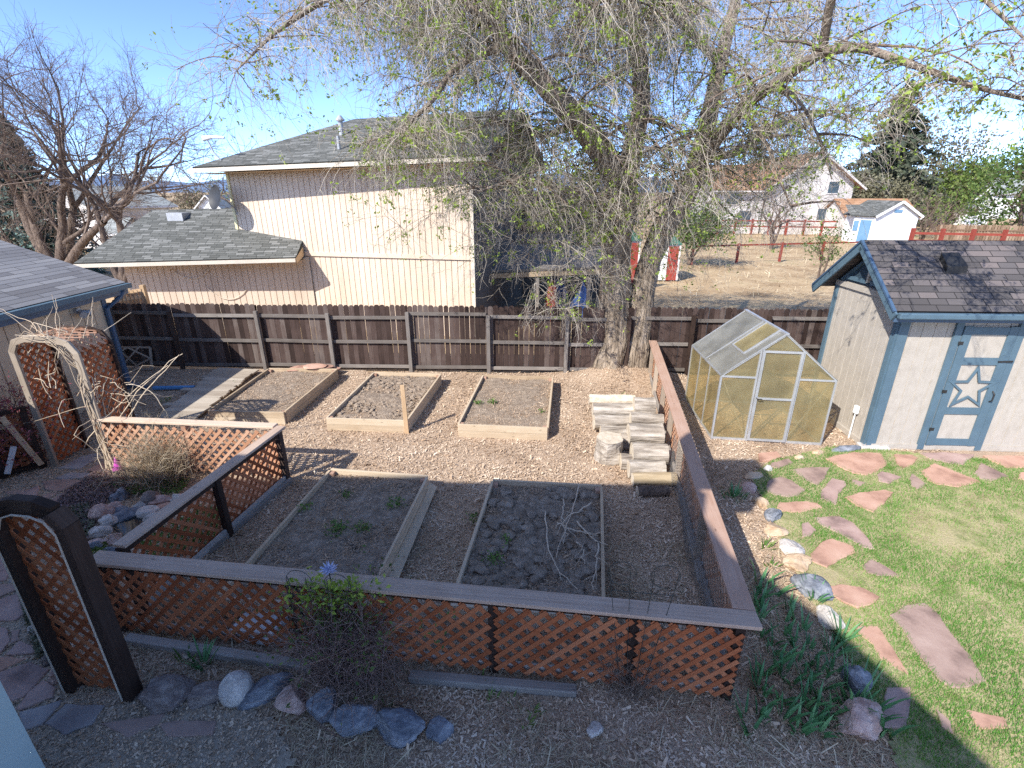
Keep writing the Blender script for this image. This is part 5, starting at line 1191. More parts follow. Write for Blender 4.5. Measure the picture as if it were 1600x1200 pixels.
for i in range(520):
    x = bv.x + random.gauss(.10, .17); z = random.uniform(.05, .95) * (1 - .5 * abs(random.random())); P = droop((x, bv.y + random.uniform(-.1, .08), z), rng.normal(size=3), random.uniform(.15, .6), 7, .8, .3); ps.append((P, np.linspace(.0028, .0015, 7), random.random()))
v, f, r = ribbons(ps, 3); np_mesh('dead_stems', v, f, M['vine_stem'], tw, r)
twiggy('dry_vine', 'thin dry stems around the wire trellis on the lattice fence', 'vine', G(985, 1088), 70, .75, 'twig_brown', .5, .7, .0025, b_r=.12, flat=.4, sub=4, jit=.2)
# wire trellises
def wire_trellis(base, lab, w, h, mat='black'):
    o = thing('wire_trellis', lab, 'trellis', base); d = (fB - fA).normalized(); B = V(base[0], base[1], 0); ps = []
    for k in (-1, -.4, .3, 1): ps.append((np.array([B + d * (k * w * (.35 + .65 * t)) + V(0, .02 * t, .05 + h * t) for t in np.linspace(0, 1, 8)]), np.full(8, .0035), .5))
    for s_ in (-1, 1): ps.append((np.array([B + d * (s_ * w * .62 + w * .42 * math.cos(a)) + V(0, .02, h + w * .42 * math.sin(a)) for a in np.linspace(-.3, 5.2, 16)]), np.full(16, .0035), .5))
    ps.append((np.array([B + d * (w * k) + V(0, .02, h * .86) for k in np.linspace(-1, 1, 6)]), np.full(6, .0035), .5))
    v, f, r = ribbons(ps, 5); np_mesh('wires', v, f, M['greywire'], o, r); return o
wire_trellis(G(985, 1082), 'black wire trellis with curled tops sticking up behind the cap rail near the corner', .30, 1.42)
wire_trellis(G(522, 1058), 'black wire trellis hoops above the flowering vine', .30, 1.18)
fl = thing('garden_ornament', 'lavender metal flower on a stake above the vine and cap rail', 'ornament', AT(514, 892, 3.72)); fc = fl.location.copy()
mb = MB()
for i in range(22):
    a = i * 2.4; e = .25 + .6 * (i / 22); d = V(math.cos(a) * math.cos(e), math.sin(a) * math.cos(e) * .8 - .3, math.sin(e)).normalized(); mb.tube([fc, fc + d * .05, fc + d * .095], [.009, .012, .002], 5)
mb.build('petals', M['flowerblue'], fl)
MB().tube([V(fc.x, fc.y, .1), fc], .006, 6).build('stake', M['black'], fl)
po = G(187, 738); pr_ = [(0, .05), (.05, .09), (.085, .095), (.13, .075), (.19, .045), (.25, .02), (.30, .004)]
MBp = MB().tube([po + V(.012 * math.sin(z * 14), 0, z) for z, _ in pr_], [r_ for _, r_ in pr_], 12); tag(MBp.build('glass_ornament', M['purple'], smooth=True), 'purple flame shaped glass ornament at the foot of the arch leg', 'ornament')
# bare canes on the first arch
cv = thing('bare_climber', 'pale bare climber canes over the lattice arch with wild shoots', 'climber', O1 + D1 * 1.14); ps = []
base = np.array(O1 + D1 * 1.2) + np.array([0, -.06, 0])
for i in range(26):
    pts = []; j0 = random.random() * .1; top = random.uniform(.5, 1)
    path = [(1.14, 0), (1.12, .8), (1.1, 1.6), (1.0, 2.1), (.75, 2.4), (.35, 2.42), (.08, 2.2)][: random.randint(4, 7)]
    for k, (u, z) in enumerate(path): pts.append(np.array(O1 + D1 * (u + random.gauss(0, .06))) + np.array([0, random.uniform(-.1, .5) * min(1, k / 3) - .05, z + random.gauss(0, .05)]))
    pts = np.array(pts); t = np.linspace(0, 1, 12); s_ = np.linspace(0, 1, len(pts)); pts = np.stack([np.interp(t, s_, pts[:, k]) for k in range(3)], 1) + rng.normal(size=(12, 3)) * .012
    ps.append((pts, np.linspace(.011, .005, 12) * random.uniform(.6, 1.2), random.random()))
for i in range(34):
    st_ = np.array(O1 + D1 * random.uniform(.2, 1.2)) + np.array([0, random.uniform(0, .6), random.uniform(1.2, 2.45)])
    d = np.array([random.uniform(-.5, 1.1), random.uniform(-.5, .6), random.uniform(.0, .8)]); ps.append((droop(st_, d, random.uniform(.4, 1.2), 9, random.uniform(-.2, .4), .14), np.linspace(.008, .003, 9), random.random()))
for i in range(22):
    st_ = np.array(O1 + D1 * random.uniform(1.1, 1.25)) + np.array([0, random.uniform(-.1, .5), random.uniform(.5, 1.5)])
    ps.append((droop(st_, (random.uniform(.2, 1), random.uniform(-.6, .3), random.uniform(-.3, .8)), random.uniform(.5, 1.3), 9, .3, .3), np.linspace(.007, .003, 9), random.random()))
for (a, b, c_) in (((130, 700), (165, 640), (262, 570)), ((165, 690), (210, 600), (285, 555)), ((200, 650), (240, 598), (283, 555)), ((200, 600), (235, 600), (258, 640))):
    k0 = [np.array(AT(*q, 7.7)) for q in (a, b, c_)]; t = np.linspace(0, 1, 9)[:, None]; P = (1 - t) ** 2 * k0[0] + 2 * t * (1 - t) * k0[1] + t ** 2 * k0[2] + rng.normal(size=(9, 3)) * .015; ps.append((P, np.linspace(.011, .005, 9), .8))
v, f, r = ribbons(ps, 4); np_mesh('canes', v, f, M['cane'], cv, r)
# cut branches in the bed
cb = [((855, 800), (845, 880), (900, 920)), ((905, 760), (895, 800), (865, 870)), ((925, 785), (880, 810), (868, 825)), ((880, 780), (882, 820), (880, 850)), ((900, 815), (930, 850), (942, 850)), ((935, 850), (930, 890), (925, 920)), ((905, 850), (915, 860), (912, 880)), ((868, 815), (890, 830), (935, 838))]
for i, (a, b, c_) in enumerate(cb):
    k0 = [np.array(G(*q, .29 + .02 * (i % 3))) for q in (a, b, c_)]; t = np.linspace(0, 1, 12)[:, None]; P = (1 - t) ** 2 * k0[0] + 2 * t * (1 - t) * k0[1] + t ** 2 * k0[2] + rng.normal(size=(12, 3)) * .012
    ps = [(P, np.linspace(.011, .004, 12), .7)]
    for j in (4, 6, 8): ps.append((droop(P[j], P[j] - P[j - 1] + rng.normal(size=3) * .03, .22, 12, .2, .12), np.linspace(.005, .002, 12), .6))
    v, f, r = ribbons(ps, 5); tag(np_mesh('cut_branch', v, f, M['cane'], rnd=r), 'pale cut branch lying across the dark clods of the shaded bed', 'branch', 'cut branches in the shaded bed')

# ================================================================== TREES
big = thing('elm_tree', 'big two trunked elm with drooping twigs and young leaves behind the bark mulch', 'tree', V(2.9, 12.6, 0))
def spl(P, n):
    P = np.array(P, float); s_ = np.linspace(0, 1, len(P)); t = np.linspace(0, 1, n)
    Q = np.stack([np.interp(t, s_, P[:, k]) for k in range(P.shape[1])], 1)
    for _ in range(2): Q[1:-1] = (Q[:-2] + 2 * Q[1:-1] + Q[2:]) / 4
    return Q
def limb(name, pts, rads, n=22, sides=14, rough=.12, mat=None):
    """pts: (px, py, depth) or Vectors"""
    P = spl([tuple(AT(*p)) if not isinstance(p, Vector) else tuple(p) for p in pts], n); rd = np.interp(np.linspace(0, 1, n), np.linspace(0, 1, len(rads)), rads)
    mb = MB(); vs_ = []; fs = []
    ref = V(.2, 1, .1).normalized()
    for i in range(n):
        d = Vector(P[min(i + 1, n - 1)] - P[max(i - 1, 0)]).normalized(); x = d.cross(ref).normalized(); y = d.cross(x)
        for k in range(sides):
            a = 2 * math.pi * k / sides; q = Vector(P[i]); rr = rd[i] * (1 + rough * noise.noise((math.cos(a) * 2.2 + q.x, math.sin(a) * 2.2, q.z * 1.2)) + rough * .7 * noise.noise((math.cos(a) * 6, math.sin(a) * 6 + q.x, q.z * .8)))
            vs_.append(q + (x * math.cos(a) + y * math.sin(a)) * rr)
    for i in range(n - 1):
        for k in range(sides): fs.append((i * sides + k, i * sides + (k + 1) % sides, (i + 1) * sides + (k + 1) % sides, (i + 1) * sides + k))
    mb.add(vs_, fs); mb.build(name, M[mat or ('bark' if name == 'trunk' else 'bark_limb')], big, smooth=True); return P
YT = 12.75
T1 = limb('trunk', [V(2.6, YT, -.1), V(2.6, YT, .25), (962, 520, YT), (960, 450, YT), (962, 380, YT), (972, 300, YT)], [.62, .50, .40, .36, .35, .33], 30, 30, .26)
T2 = limb('trunk', [V(3.32, YT - .1, -.1), V(3.3, YT - .1, .3), (1000, 520, YT - .1), (1004, 460, YT), (1016, 400, YT), (1042, 345, YT)], [.46, .36, .29, .27, .27, .26], 30, 26, .26)
L1 = limb('branch', [(972, 305, YT), (950, 250, YT - .2), (905, 190, YT - .6), (850, 130, YT - 1.0), (800, 78, YT - 1.3), (765, 30, YT - 1.6), (720, -40, YT - 1.8)], [.30, .28, .25, .22, .19, .16, .12], 30)
L2 = limb('branch', [(972, 305, YT), (990, 230, YT), (1003, 160, YT + .2), (1000, 80, YT + .5), (985, 0, YT + .8), (975, -80, YT + 1)], [.27, .23, .2, .17, .14, .1], 26)
L3 = limb('branch', [(1042, 350, YT), (1075, 300, YT), (1092, 250, YT), (1108, 180, YT + .2), (1125, 100, YT + .5), (1150, 0, YT + .8), (1170, -80, YT + 1)], [.25, .24, .22, .19, .16, .12, .08], 28)
L4 = limb('branch', [(1085, 270, YT), (1120, 215, YT - .5), (1160, 165, YT - 1.2), (1215, 128, YT - 2.2), (1285, 80, YT - 3.8), (1345, 73, YT - 4.8), (1440, 106, YT - 5.6), (1530, 138, YT - 6.1), (1620, 160, YT - 6.4)], [.18, .15, .125, .10, .075, .055, .04, .028, .016], 44)
L5 = limb('branch', [(790, 70, YT - 1.3), (745, 85, YT - 1.6), (707, 107, YT - 1.9), (675, 160, YT - 2.2), (640, 190, YT - 2.4), (622, 225, YT - 2.5)], [.10, .085, .07, .05, .035, .015], 22, 8)
L6 = limb('branch', [(965, 350, YT), (930, 320, YT - .4), (870, 290, YT - .9), (800, 282, YT - 1.4), (745, 300, YT - 1.8)], [.13, .10, .08, .05, .02], 22, 8)
L7 = limb('branch', [(765, 30, YT - 1.6), (690, -25, YT - 1.9), (600, -40, YT - 2.2), (520, -10, YT - 2.5), (430, 50, YT - 2.7), (370, 110, YT - 2.8)], [.11, .09, .07, .055, .03, .01], 26, 8)
L8 = limb('branch', [(1285, 80, YT - 3.8), (1300, -20, YT - 4.3), (1400, -60, YT - 5), (1520, -20, YT - 5.5), (1600, 60, YT - 5.8)], [.07, .06, .05, .03, .015], 22, 8)
L9 = limb('branch', [(1092, 250, YT), (1150, 240, YT + .8), (1210, 200, YT + 1.5), (1270, 170, YT + 2), (1330, 190, YT + 2.4)], [.11, .09, .07, .04, .02], 22, 8)
L10 = limb('branch', [(905, 190, YT - .6), (850, 215, YT - .2), (790, 190, YT + .4), (740, 200, YT + .9)], [.09, .07, .045, .02], 18, 8)
L11 = limb('branch', [(1000, 80, YT + .5), (930, 20, YT - .6), (860, -40, YT - 1.6), (780, -60, YT - 2.4)], [.1, .08, .06, .03], 18, 8)
L12 = limb('branch', [(1125, 100, YT + .5), (1060, 30, YT - .8), (1020, -20, YT - 1.8), (980, -60, YT - 2.8)], [.1, .08, .06, .03], 18, 8)
twigs = []; leafpts = []; bough = []
def add_twigs(P, n, Lr, grav, hr, wr=.0056):
    """hanging twigs with side twigs along a bough; P its points"""
    for _ in range(n):
        i = rng.integers(1, len(P)); d = P[i] - P[i - 1]; d = d / (np.linalg.norm(d) + 1e-9) * .6 + rng.normal(size=3) * np.array([.8, .8, .5]); L = rng.uniform(*Lr)
        Q = droop(P[i], d, L, 8, grav * rng.uniform(.3, 1.5) / L, .24); q = rng.random(); twigs.append((Q, np.linspace(wr, wr * .4, 8), q))
        if rng.random() < hr: leafpts.extend(Q[3:])
        for _ in range(rng.integers(3, 6)):
            j = rng.integers(1, 7); e = Q[j] - Q[j - 1]; e = e / (np.linalg.norm(e) + 1e-9) + rng.normal(size=3) * .7
            S2 = droop(Q[j], e, L * rng.uniform(.15, .5), 6, grav * .55, .28); twigs.append((S2, np.linspace(wr * .6, wr * .32, 6), q))
            if rng.random() < hr: leafpts.extend(S2[2:])
def add_boughs(P, n, Lr, tw, Lt, grav, hr=.5, t0=.15, out=1.0, up=.25, br=1.0):
    n = int(n * 1.8); tw = int(tw * 1.55)
    for _ in range(n):
        i = int(len(P) * rng.uniform(t0, .999)); i = max(1, i); a = rng.random() * 6.283
        B = droop(P[i], (math.cos(a) * out, math.sin(a) * out, rng.uniform(-.2, up * 2)), rng.uniform(*Lr), 10, rng.uniform(.25, .55), .09); bough.append((B, np.linspace(.027 * br, .008 * max(br, .6), 10) * rng.uniform(.7, 1.3), rng.random() * .5))
        add_twigs(B, tw, Lt, grav, hr)
add_boughs(L1, 26, (1.2, 3.0), 11, (.6, 1.9), 1.6)
add_boughs(L2, 24, (1.2, 3.0), 11, (.6, 1.9), 1.6)
add_boughs(L3, 22, (1.2, 2.8), 10, (.6, 1.8), 1.6)
add_boughs(L4[:26], 16, (.9, 2.2), 8, (.5, 1.5), 1.3)
add_boughs(L4[24:], 13, (.5, 1.5), 5, (.3, .9), .8, .6, br=.35)
add_boughs(L5, 15, (.6, 1.6), 10, (.5, 1.6), 1.6, br=.5)
add_boughs(L6, 16, (.6, 2.0), 11, (.5, 1.6), 1.6)
add_boughs(L7, 18, (.6, 1.6), 7, (.5, 1.5), 1.2, .4, br=.4)
add_boughs(L8, 9, (.5, 1.5), 5, (.4, 1.0), .8, .6, br=.35)
add_boughs(L9, 18, (.7, 1.8), 9, (.6, 2.0), 1.6)
L13 = limb('branch', [(1160, 165, YT - 1.2), (1180, 200, YT - 1.5), (1205, 235, YT - 1.7), (1222, 290, YT - 1.8), (1240, 330, YT - 1.9)], [.05, .045, .035, .025, .012], 20, 7)
add_boughs(L13, 4, (.4, 1.2), 7, (.5, 1.9), 1.8, .4)
L14 = limb('branch', [(1215, 128, YT - 2.2), (1255, 165, YT - 2.4), (1280, 215, YT - 2.6), (1300, 280, YT - 2.7)], [.04, .032, .02, .01], 20, 7)
add_boughs(L14, 3, (.4, 1.1), 6, (.4, 1.6), 1.6, .4)
add_boughs(L10, 13, (.7, 2.0), 10, (.6, 1.7), 1.6)
add_boughs(L11, 16, (1.0, 2.6), 10, (.7, 2.0), 1.7)
add_boughs(L12, 16, (1.0, 2.6), 10, (.7, 2.0), 1.7)
add_boughs(T1[24:], 3, (.6, 1.8), 5, (.4, 1.2), 1.8)
add_boughs(T2[22:], 3, (.6, 1.8), 5, (.4, 1.2), 1.8)
# strands let down from boughs above the frame
for _ in range(190):
    px = random.uniform(480, 1330) if random.random() < .8 else random.uniform(560, 760); c = AT(px, random.uniform(-90, 60), random.uniform(11.5, 15.5))
    B = droop(c, (random.gauss(0, 1), random.gauss(0, 1), .2), random.uniform(.8, 1.8), 10, .4, .1); bough.append((B, np.linspace(.014, .006, 10), .3)); add_twigs(B, 12, (.7, 2.3), 2.2, .3)
# long low sprays
for px, py, Y in [(880, 420, 11.6), (840, 400, 11.4), (1090, 390, 12.3), (800, 380, 11.4), (900, 460, 11.2), (760, 330, 11.6), (700, 300, 11.2), (880, 340, 12), (1120, 330, 12.2), (640, 270, 10.8), (1180, 300, 12.5)]:
    c = AT(px, py, Y); add_twigs(np.array([c + V(random.gauss(0, .45), random.gauss(0, .3), random.gauss(0, .45)) for _ in range(8)]), 40, (.5, 1.6), 1.5, .35)
v, f, r = ribbons(bough, 5); np_mesh('boughs', v, f, M['twig_brown'], big, r)
v, f, r = ribbons(twigs, 3); np_mesh('twigs', v, f, M['twig'], big, r)
lpz = np.array(leafpts); lpz = lpz[rng.integers(0, len(lpz), 9000)]; lpz = np.repeat(lpz, 6, 0) + rng.normal(size=(len(lpz) * 6, 3)) * .034
v, f, r = quads(lpz, .030, 0, .6); np_mesh('leaves', v, f, M['leaf'], big, r)

def bare_tree(name, lab, base, trunks, L, r, maxl, mat, nch=(2, 4), spread=.55, up=.2, shrink=.7, group=None, leaf=None, nl=0, ls=.05, cat='tree', sag=0, wob=.12, sides=4, lsp=.3):
    o = thing(name, lab, cat, base, group); out, tips = [], []
    for d in trunks: grow(base, d, L, r, 0, maxl, out, tips, spread, up, nch, shrink, wob, sag)
    thick = [q for q in out if q[1][0] > r * .45]; thin = [q for q in out if q[1][0] <= r * .45]
    if thick: v, f, q = ribbons(thick, 8); np_mesh('trunk', v, f, M['bark_dark'], o, q, True)
    if thin: v, f, q = ribbons(thin, sides); np_mesh('twigs', v, f, M[mat], o, q)
    if leaf:
        T = np.array(tips); c = T[rng.integers(0, len(T), nl)] + rng.normal(size=(nl, 3)) * lsp; v, f, q = quads(c, ls, 0, .6); np_mesh('leaves', v, f, M[leaf], o, q)
    return o
rng = np.random.default_rng(21)
lb = V(-24.3, 27, 0)
bare_tree('bare_tree', 'large bare many stemmed tree with arching twigs at the left behind the garage roof', lb, [(.05, .1, 1), (.35, -.05, 1), (-.35, .1, 1), (-.1, -.2, 1), (.62, .1, .8), (-.6, 0, .8)], 5.0, .26, 6, 'twig_brown', (3, 4), .46, .30, .70, sag=.05, wob=.13, sides=3)
bare_tree('bare_tree', 'smaller bare tree with pale trunk rising in front of the white roofed garage', V(-20.3, 26, 0), [(.1, .1, 1), (.5, 0, .9), (-.25, .1, 1)], 4.0, .2, 6, 'twig_brown', (3, 4), .5, .2, .70, sag=.09, wob=.14, sides=3)

def spruce(name, lab, base, h, w, mat, n, group=None, s=.16):
    o = thing(name, lab, 'tree', base, group); b = np.array(base)
    MB().tube([V(*base), V(base[0], base[1], h * .97)], [h * .022, .02], 8).build('trunk', M['bark_dark'], o)
    cs = []; ps = []
    nb_ = 150
    for i in range(nb_):
        t = (i + .5) / nb_; t = .06 + .93 * t ** .9; a = i * 2.4 + rng.normal() * .3; L = w * (1 - t) ** .85 * rng.uniform(.65, 1.15) + .1
        P = droop(b + [0, 0, t * h], (math.cos(a), math.sin(a), .12), L, 7, .5 / max(L, .5), .05); ps.append((P, np.linspace(.03, .01, 7), .3)); m = max(3, int(n / nb_ * (.35 + 1.3 * (1 - t))))
        u = rng.uniform(.08, 1, m) ** .8; q = np.stack([np.interp(u, np.linspace(0, 1, 7), P[:, k]) for k in range(3)], 1); q += rng.normal(size=(m, 3)) * np.array([.16, .16, .07]) * (L * .28 + .25); q[:, 2] -= np.abs(rng.normal(size=m)) * .14; cs.append(q)
    v, f, r = ribbons(ps, 4); np_mesh('branches', v, f, M['bark_dark'], o, r)
    v, f, r = quads(np.concatenate(cs), s, .3, .4); np_mesh('needles', v, f, M[mat], o, r)
spruce('blue_spruce', 'blue green spruce half hidden behind the bare tree on the left', V(AT(38, 300, 29).x, 29, 0), AT(38, 178, 29).z, 3.4, 'needle_blue', 12000, s=.17)
spruce('spruce_tree', 'tall dark spruce rising behind the white background shed', V(53, 76, 0), 18.5, 9.6, 'needle', 10500, s=.5)
gt_ = 'trees beyond the paddock'
def leafy(lab, px, py, Y, h, w, leaf, nl, ls, mat='twig_brown', name='leafy_tree', trunks=None, lsp=.5, maxl=4, cat='tree'):
    p = AT(px, py, Y); p.z = 0
    bare_tree(name, lab, p, trunks or [(.1, 0, 1), (-.3, .1, 1), (.35, -.1, 1)], h * .36, h * .022, maxl, mat, (3, 4), .6, .12, .72, gt_, leaf, nl, ls, cat, lsp=lsp, sides=3)
leafy('dense dark green tree cut by the right frame edge beside the spruce line', 1596, 370, 49, 12, 6, 'leaf_mid', 6500, .16, lsp=.7)
leafy('fresh green tree standing between spruce and the dark tree at the frame edge', 1482, 350, 78, 9.5, 6, 'leaf_light', 3800, .22, lsp=.7)
leafy('light green bushy tree behind the brown fence', 1550, 355, 104, 13, 7, 'leaf_light', 2600, .3, lsp=.7)
leafy('olive grey budding tree just beside the spruce top', 1430, 340, 82, 15, 9, 'leaf_olive', 5200, .24, lsp=.9)
leafy('olive bushy tree low in front of the spruce', 1385, 350, 66, 6.5, 5, 'leaf_olive', 4500, .18, lsp=.6)
leafy('grey green bush tree hugging the white house corner', 1335, 345, 70, 8, 5, 'leaf_olive', 2600, .18, lsp=.6)
leafy('bare brownish tree in front of the right white houses', 1465, 365, 55, 6.5, 4, 'leaf_light', 700, .14, lsp=.5)
leafy('bare thin tree behind the red fence near the white shed', 1440, 372, 50, 5.0, 3, None, 0, .1)
leafy('small leafy sapling in the dry field beyond the fence', 1280, 425, 27, 3.2, 1.2, 'leaf_mid', 700, .06, trunks=[(.05, 0, 1), (-.15, 0, 1)], lsp=.16, maxl=3)
leafy('bare saplings cluster before the white house wall', 1205, 385, 44, 6, 3, None, 0, .1, trunks=[(.2, 0, 1), (-.2, 0, 1), (.4, .1, 1), (0, 0, 1)])
leafy('hazy bare tree far behind the low wing roof', 250, 305, 75, 11, 5, None, 0, .1)
leafy('dark green shrub tree far behind the grey roofed garage', 215, 300, 62, 6.2, 3, 'leaf_olive', 1200, .16, lsp=.6)
leafy('olive hedge tree far away beside the dish', 300, 330, 100, 5.0, 5, 'leaf_olive', 1600, .2, lsp=.8)
leafy('budding tree far away near the dish and house edge', 338, 330, 120, 7.0, 6, 'leaf_olive', 1200, .2, lsp=.8)
leafy('bare crown tree rising behind the cream house ridge', 640, 330, 48, 13, 6, None, 0, .1, maxl=4)
leafy('bare crown tree behind the ridge end under the elm', 395, 330, 50, 10.5, 5, 'leaf_light', 300, .1)
leafy('budding tree behind the porch of the cream house', 850, 330, 50, 11, 7, 'leaf_olive', 2600, .16, lsp=.8)
leafy('grey bare tree between elm trunks in the distance', 1060, 350, 62, 13, 7, None, 0, .1)
leafy('hazy budding tree beyond the paddock beside the white house roof', 1170, 340, 85, 13, 7, 'leaf_olive', 1500, .2, lsp=.9)
leafy('faint grey tree far beyond the porch roof', 905, 330, 80, 14, 7, 'leaf_olive', 1200, .2, lsp=.9)
leafy('faint brown tree far beyond the first elm trunk', 955, 330, 95, 14, 7, None, 0, .1)
leafy('tall faint tree behind the white house roof slope', 1240, 340, 95, 17, 8, 'leaf_olive', 1200, .22, lsp=.9)
leafy('green shrub below the elm fork beyond the fence', 1080, 380, 34, 4.0, 3, 'leaf_mid', 3000, .10, lsp=.4)

# ================================================================== BEYOND THE FENCE
def house(name, lab, cat, p0, p1, depth, hw, hr, wall, roof, gable_front=True, ov=.4, wins=(), winmat='glass', trim='white', door=None):
    """p0 -> p1 the base of the front wall as seen; gable_front: the gable faces the viewer"""
    p0, p1 = V(p0[0], p0[1], 0), V(p1[0], p1[1], 0); d = (p1 - p0).normalized(); L = (p1 - p0).length; b = V(-d.y, d.x, 0)
    o = thing(name, lab, cat, (p0 + p1) / 2)
    def Q(u, w, z): return p0 + d * u + b * w + V(0, 0, z)
    mb = MB()
    if gable_front:
        mb.add([Q(0, 0, -.1), Q(L, 0, -.1), Q(L, 0, hw), Q(L / 2, 0, hr), Q(0, 0, hw)], [(0, 1, 2, 3, 4)]); mb.add([Q(0, depth, -.1), Q(L, depth, -.1), Q(L, depth, hw), Q(L / 2, depth, hr), Q(0, depth, hw)], [(4, 3, 2, 1, 0)])
        mb.add([Q(0, depth, -.1), Q(0, 0, -.1), Q(0, 0, hw), Q(0, depth, hw)], [(0, 1, 2, 3)]); mb.add([Q(L, 0, -.1), Q(L, depth, -.1), Q(L, depth, hw), Q(L, 0, hw)], [(0, 1, 2, 3)])
        s_ = (hr - hw) / (L / 2); e = V(0, 0, .06)
        MB().slab([Q(-ov, -ov, hw - ov * s_) + e, Q(-ov, depth + ov, hw - ov * s_) + e, Q(L / 2, depth + ov, hr) + e, Q(L / 2, -ov, hr) + e], .1).build('roof', M[roof], o)
        MB().slab([Q(L + ov, depth + ov, hw - ov * s_) + e, Q(L + ov, -ov, hw - ov * s_) + e, Q(L / 2, -ov, hr + .003) + e, Q(L / 2, depth + ov, hr + .003) + e], .1).build('roof', M[roof], o)
        for u in (-ov, L + ov): MB().beam(Q(u, -ov - .03, hw - ov * s_ - .03), Q(L / 2, -ov - .03 - (.003 if u > 0 else 0), hr - .03), .05, .2).build('barge_board', M[trim], o)
    else:
        mb.add([Q(0, 0, -.1), Q(L, 0, -.1), Q(L, 0, hw), Q(0, 0, hw)], [(0, 1, 2, 3)]); mb.add([Q(0, depth, -.1), Q(L, depth, -.1), Q(L, depth, hw), Q(0, depth, hw)], [(3, 2, 1, 0)])
        mb.add([Q(0, depth, -.1), Q(0, 0, -.1), Q(0, 0, hw), Q(0, depth / 2, hr), Q(0, depth, hw)], [(0, 1, 2, 3, 4)]); mb.add([Q(L, 0, -.1), Q(L, depth, -.1), Q(L, depth, hw), Q(L, depth / 2, hr), Q(L, 0, hw)], [(0, 1, 2, 3, 4)])
        s_ = (hr - hw) / (depth / 2); e = V(0, 0, .06)
        MB().slab([Q(-ov, -ov, hw - ov * s_) + e, Q(L + ov, -ov, hw - ov * s_) + e, Q(L + ov, depth / 2, hr) + e, Q(-ov, depth / 2, hr) + e], .1).build('roof', M[roof], o)
        MB().slab([Q(L + ov, depth + ov, hw - ov * s_) + e, Q(-ov, depth + ov, hw - ov * s_) + e, Q(-ov, depth / 2, hr + .003) + e, Q(L + ov, depth / 2, hr + .003) + e], .1).build('roof', M[roof], o)
        MB().beam(Q(-ov, -ov - .04, hw - ov * s_ - .04), Q(L + ov, -ov - .04, hw - ov * s_ - .04), .08, .16).build('gutter', M[trim], o)
    mb.build('wall', M[wall], o)
    for u, z, w_, h_ in wins:
        wm = MB(); c = Q(u, -.02, z); wm.box(c, d * w_ / 2, V(0, 0, h_ / 2), b * .03); fo = wm.build('window', M[winmat], o)
        t = MB(); 
        for sg in (-1, 1): t.beam(c + d * sg * (w_ / 2) - b * .03 - V(0, 0, h_ / 2 + .05), c + d * sg * (w_ / 2) - b * .03 + V(0, 0, h_ / 2 + .05), .12, .05, up=b); t.beam(c - d * (w_ / 2 - .06) - b * .03 + V(0, 0, sg * h_ / 2), c + d * (w_ / 2 - .06) - b * .03 + V(0, 0, sg * h_ / 2), .05, .1)
        t.build('frame', M[trim], fo)
    return o, Q, d, b
# big white house: its gable end is seen, with the long roof slope on its left
Yh = 60.0
g_a, g_b = AT(1195, 362, Yh), AT(1318, 362, Yh)
hz_e = AT(1318, 285, Yh).z; hz_r = AT(1273, 263, Yh).z
def PXs(y0, y1): return AT(0, y0, Yh).z, AT(0, y1, Yh).z
Lh = g_b.x - g_a.x
wh, Qh, dh, bh = house('white_house', 'two storey off white house with rusty roof beyond the paddock', 'house', (g_a.x, Yh), (g_b.x, Yh), 15, hz_e - .1, hz_r + 1.6, 'whitesiding', 'roofrust', True, .9, wins=[(Lh * .75, AT(0, 293, Yh).z, 1.3, 1.3), (Lh * .68, AT(0, 335, Yh).z, 1.3, 1.3)], trim='whitesiding')
gq0 = AT(1130, 362, Yh - 2)
wx, _, _, _ = house('house_extension', 'white side wing of the two storey house half hidden by the elm twigs', 'house', (gq0.x, Yh + 1), (g_a.x - .3, Yh + 1), 9, AT(0, 292, Yh + 1).z, AT(0, 270, Yh + 1).z + 1, 'whitesiding', 'roofrust', False, .8, wins=[(1.6, AT(0, 310, Yh + 1).z, 1.6, 1.4), (3.4, AT(0, 340, Yh + 1).z, 1.6, 1.6)], trim='whitesiding')
# white shed with blue door
Ys = 48.0
s_a, s_b = AT(1360, 379, Ys), AT(1424, 379, Ys)
ws, Qs, dsn, bs = house('white_shed', 'small white shed with grey roof and light blue door by the red fence', 'shed', (s_a.x, Ys), (s_b.x, Ys), 4.4, AT(0, 336, Ys).z, AT(0, 322, Ys).z + .4, 'white', 'roof1', True, .25)
s_c = AT(1320, 373, Ys + 2.6)
f_a, f_b = V(s_c.x, Ys + 1.9, 0), V(s_a.x - .05, Ys - .02, 0); fd = (f_b - f_a).normalized(); Lf = (f_b - f_a).length
hsf = AT(0, 338, Ys).z
tmp = MB(); tmp.add([f_a + V(0, 0, -.1), f_b + V(0, 0, -.1), f_b + V(0, 0, hsf), f_a + V(0, 0, hsf)], [(0, 1, 2, 3)]); tmp.build('wall', M['white'], ws)
fn = V(fd.y, -fd.x, 0)
MB().beam(f_a + fd * Lf * .6 + fn * .04 + V(0, 0, .05), f_a + fd * Lf * .6 + fn * .04 + V(0, 0, 2.1), Lf * .5, .06, up=fn).build('door', M['skyblue'], ws)
wob_ = MB().beam(f_a + fd * Lf * .16 + fn * .04 + V(0, 0, 1.1), f_a + fd * Lf * .16 + fn * .04 + V(0, 0, 2.0), Lf * .22, .06, up=fn).build('window', M['skyblue'], ws)
MB().slab([f_a + fn * .3 - fd * .2 + V(0, 0, hsf - .02), f_b + fn * .3 + V(0, 0, hsf + .0), Qs(Lf * 0 + .9, 2.4, AT(0, 321, Ys).z - .0), Qs(-.9, 3.6, AT(0, 321, Ys).z)], .08).build('roof', M['roof1'], ws)
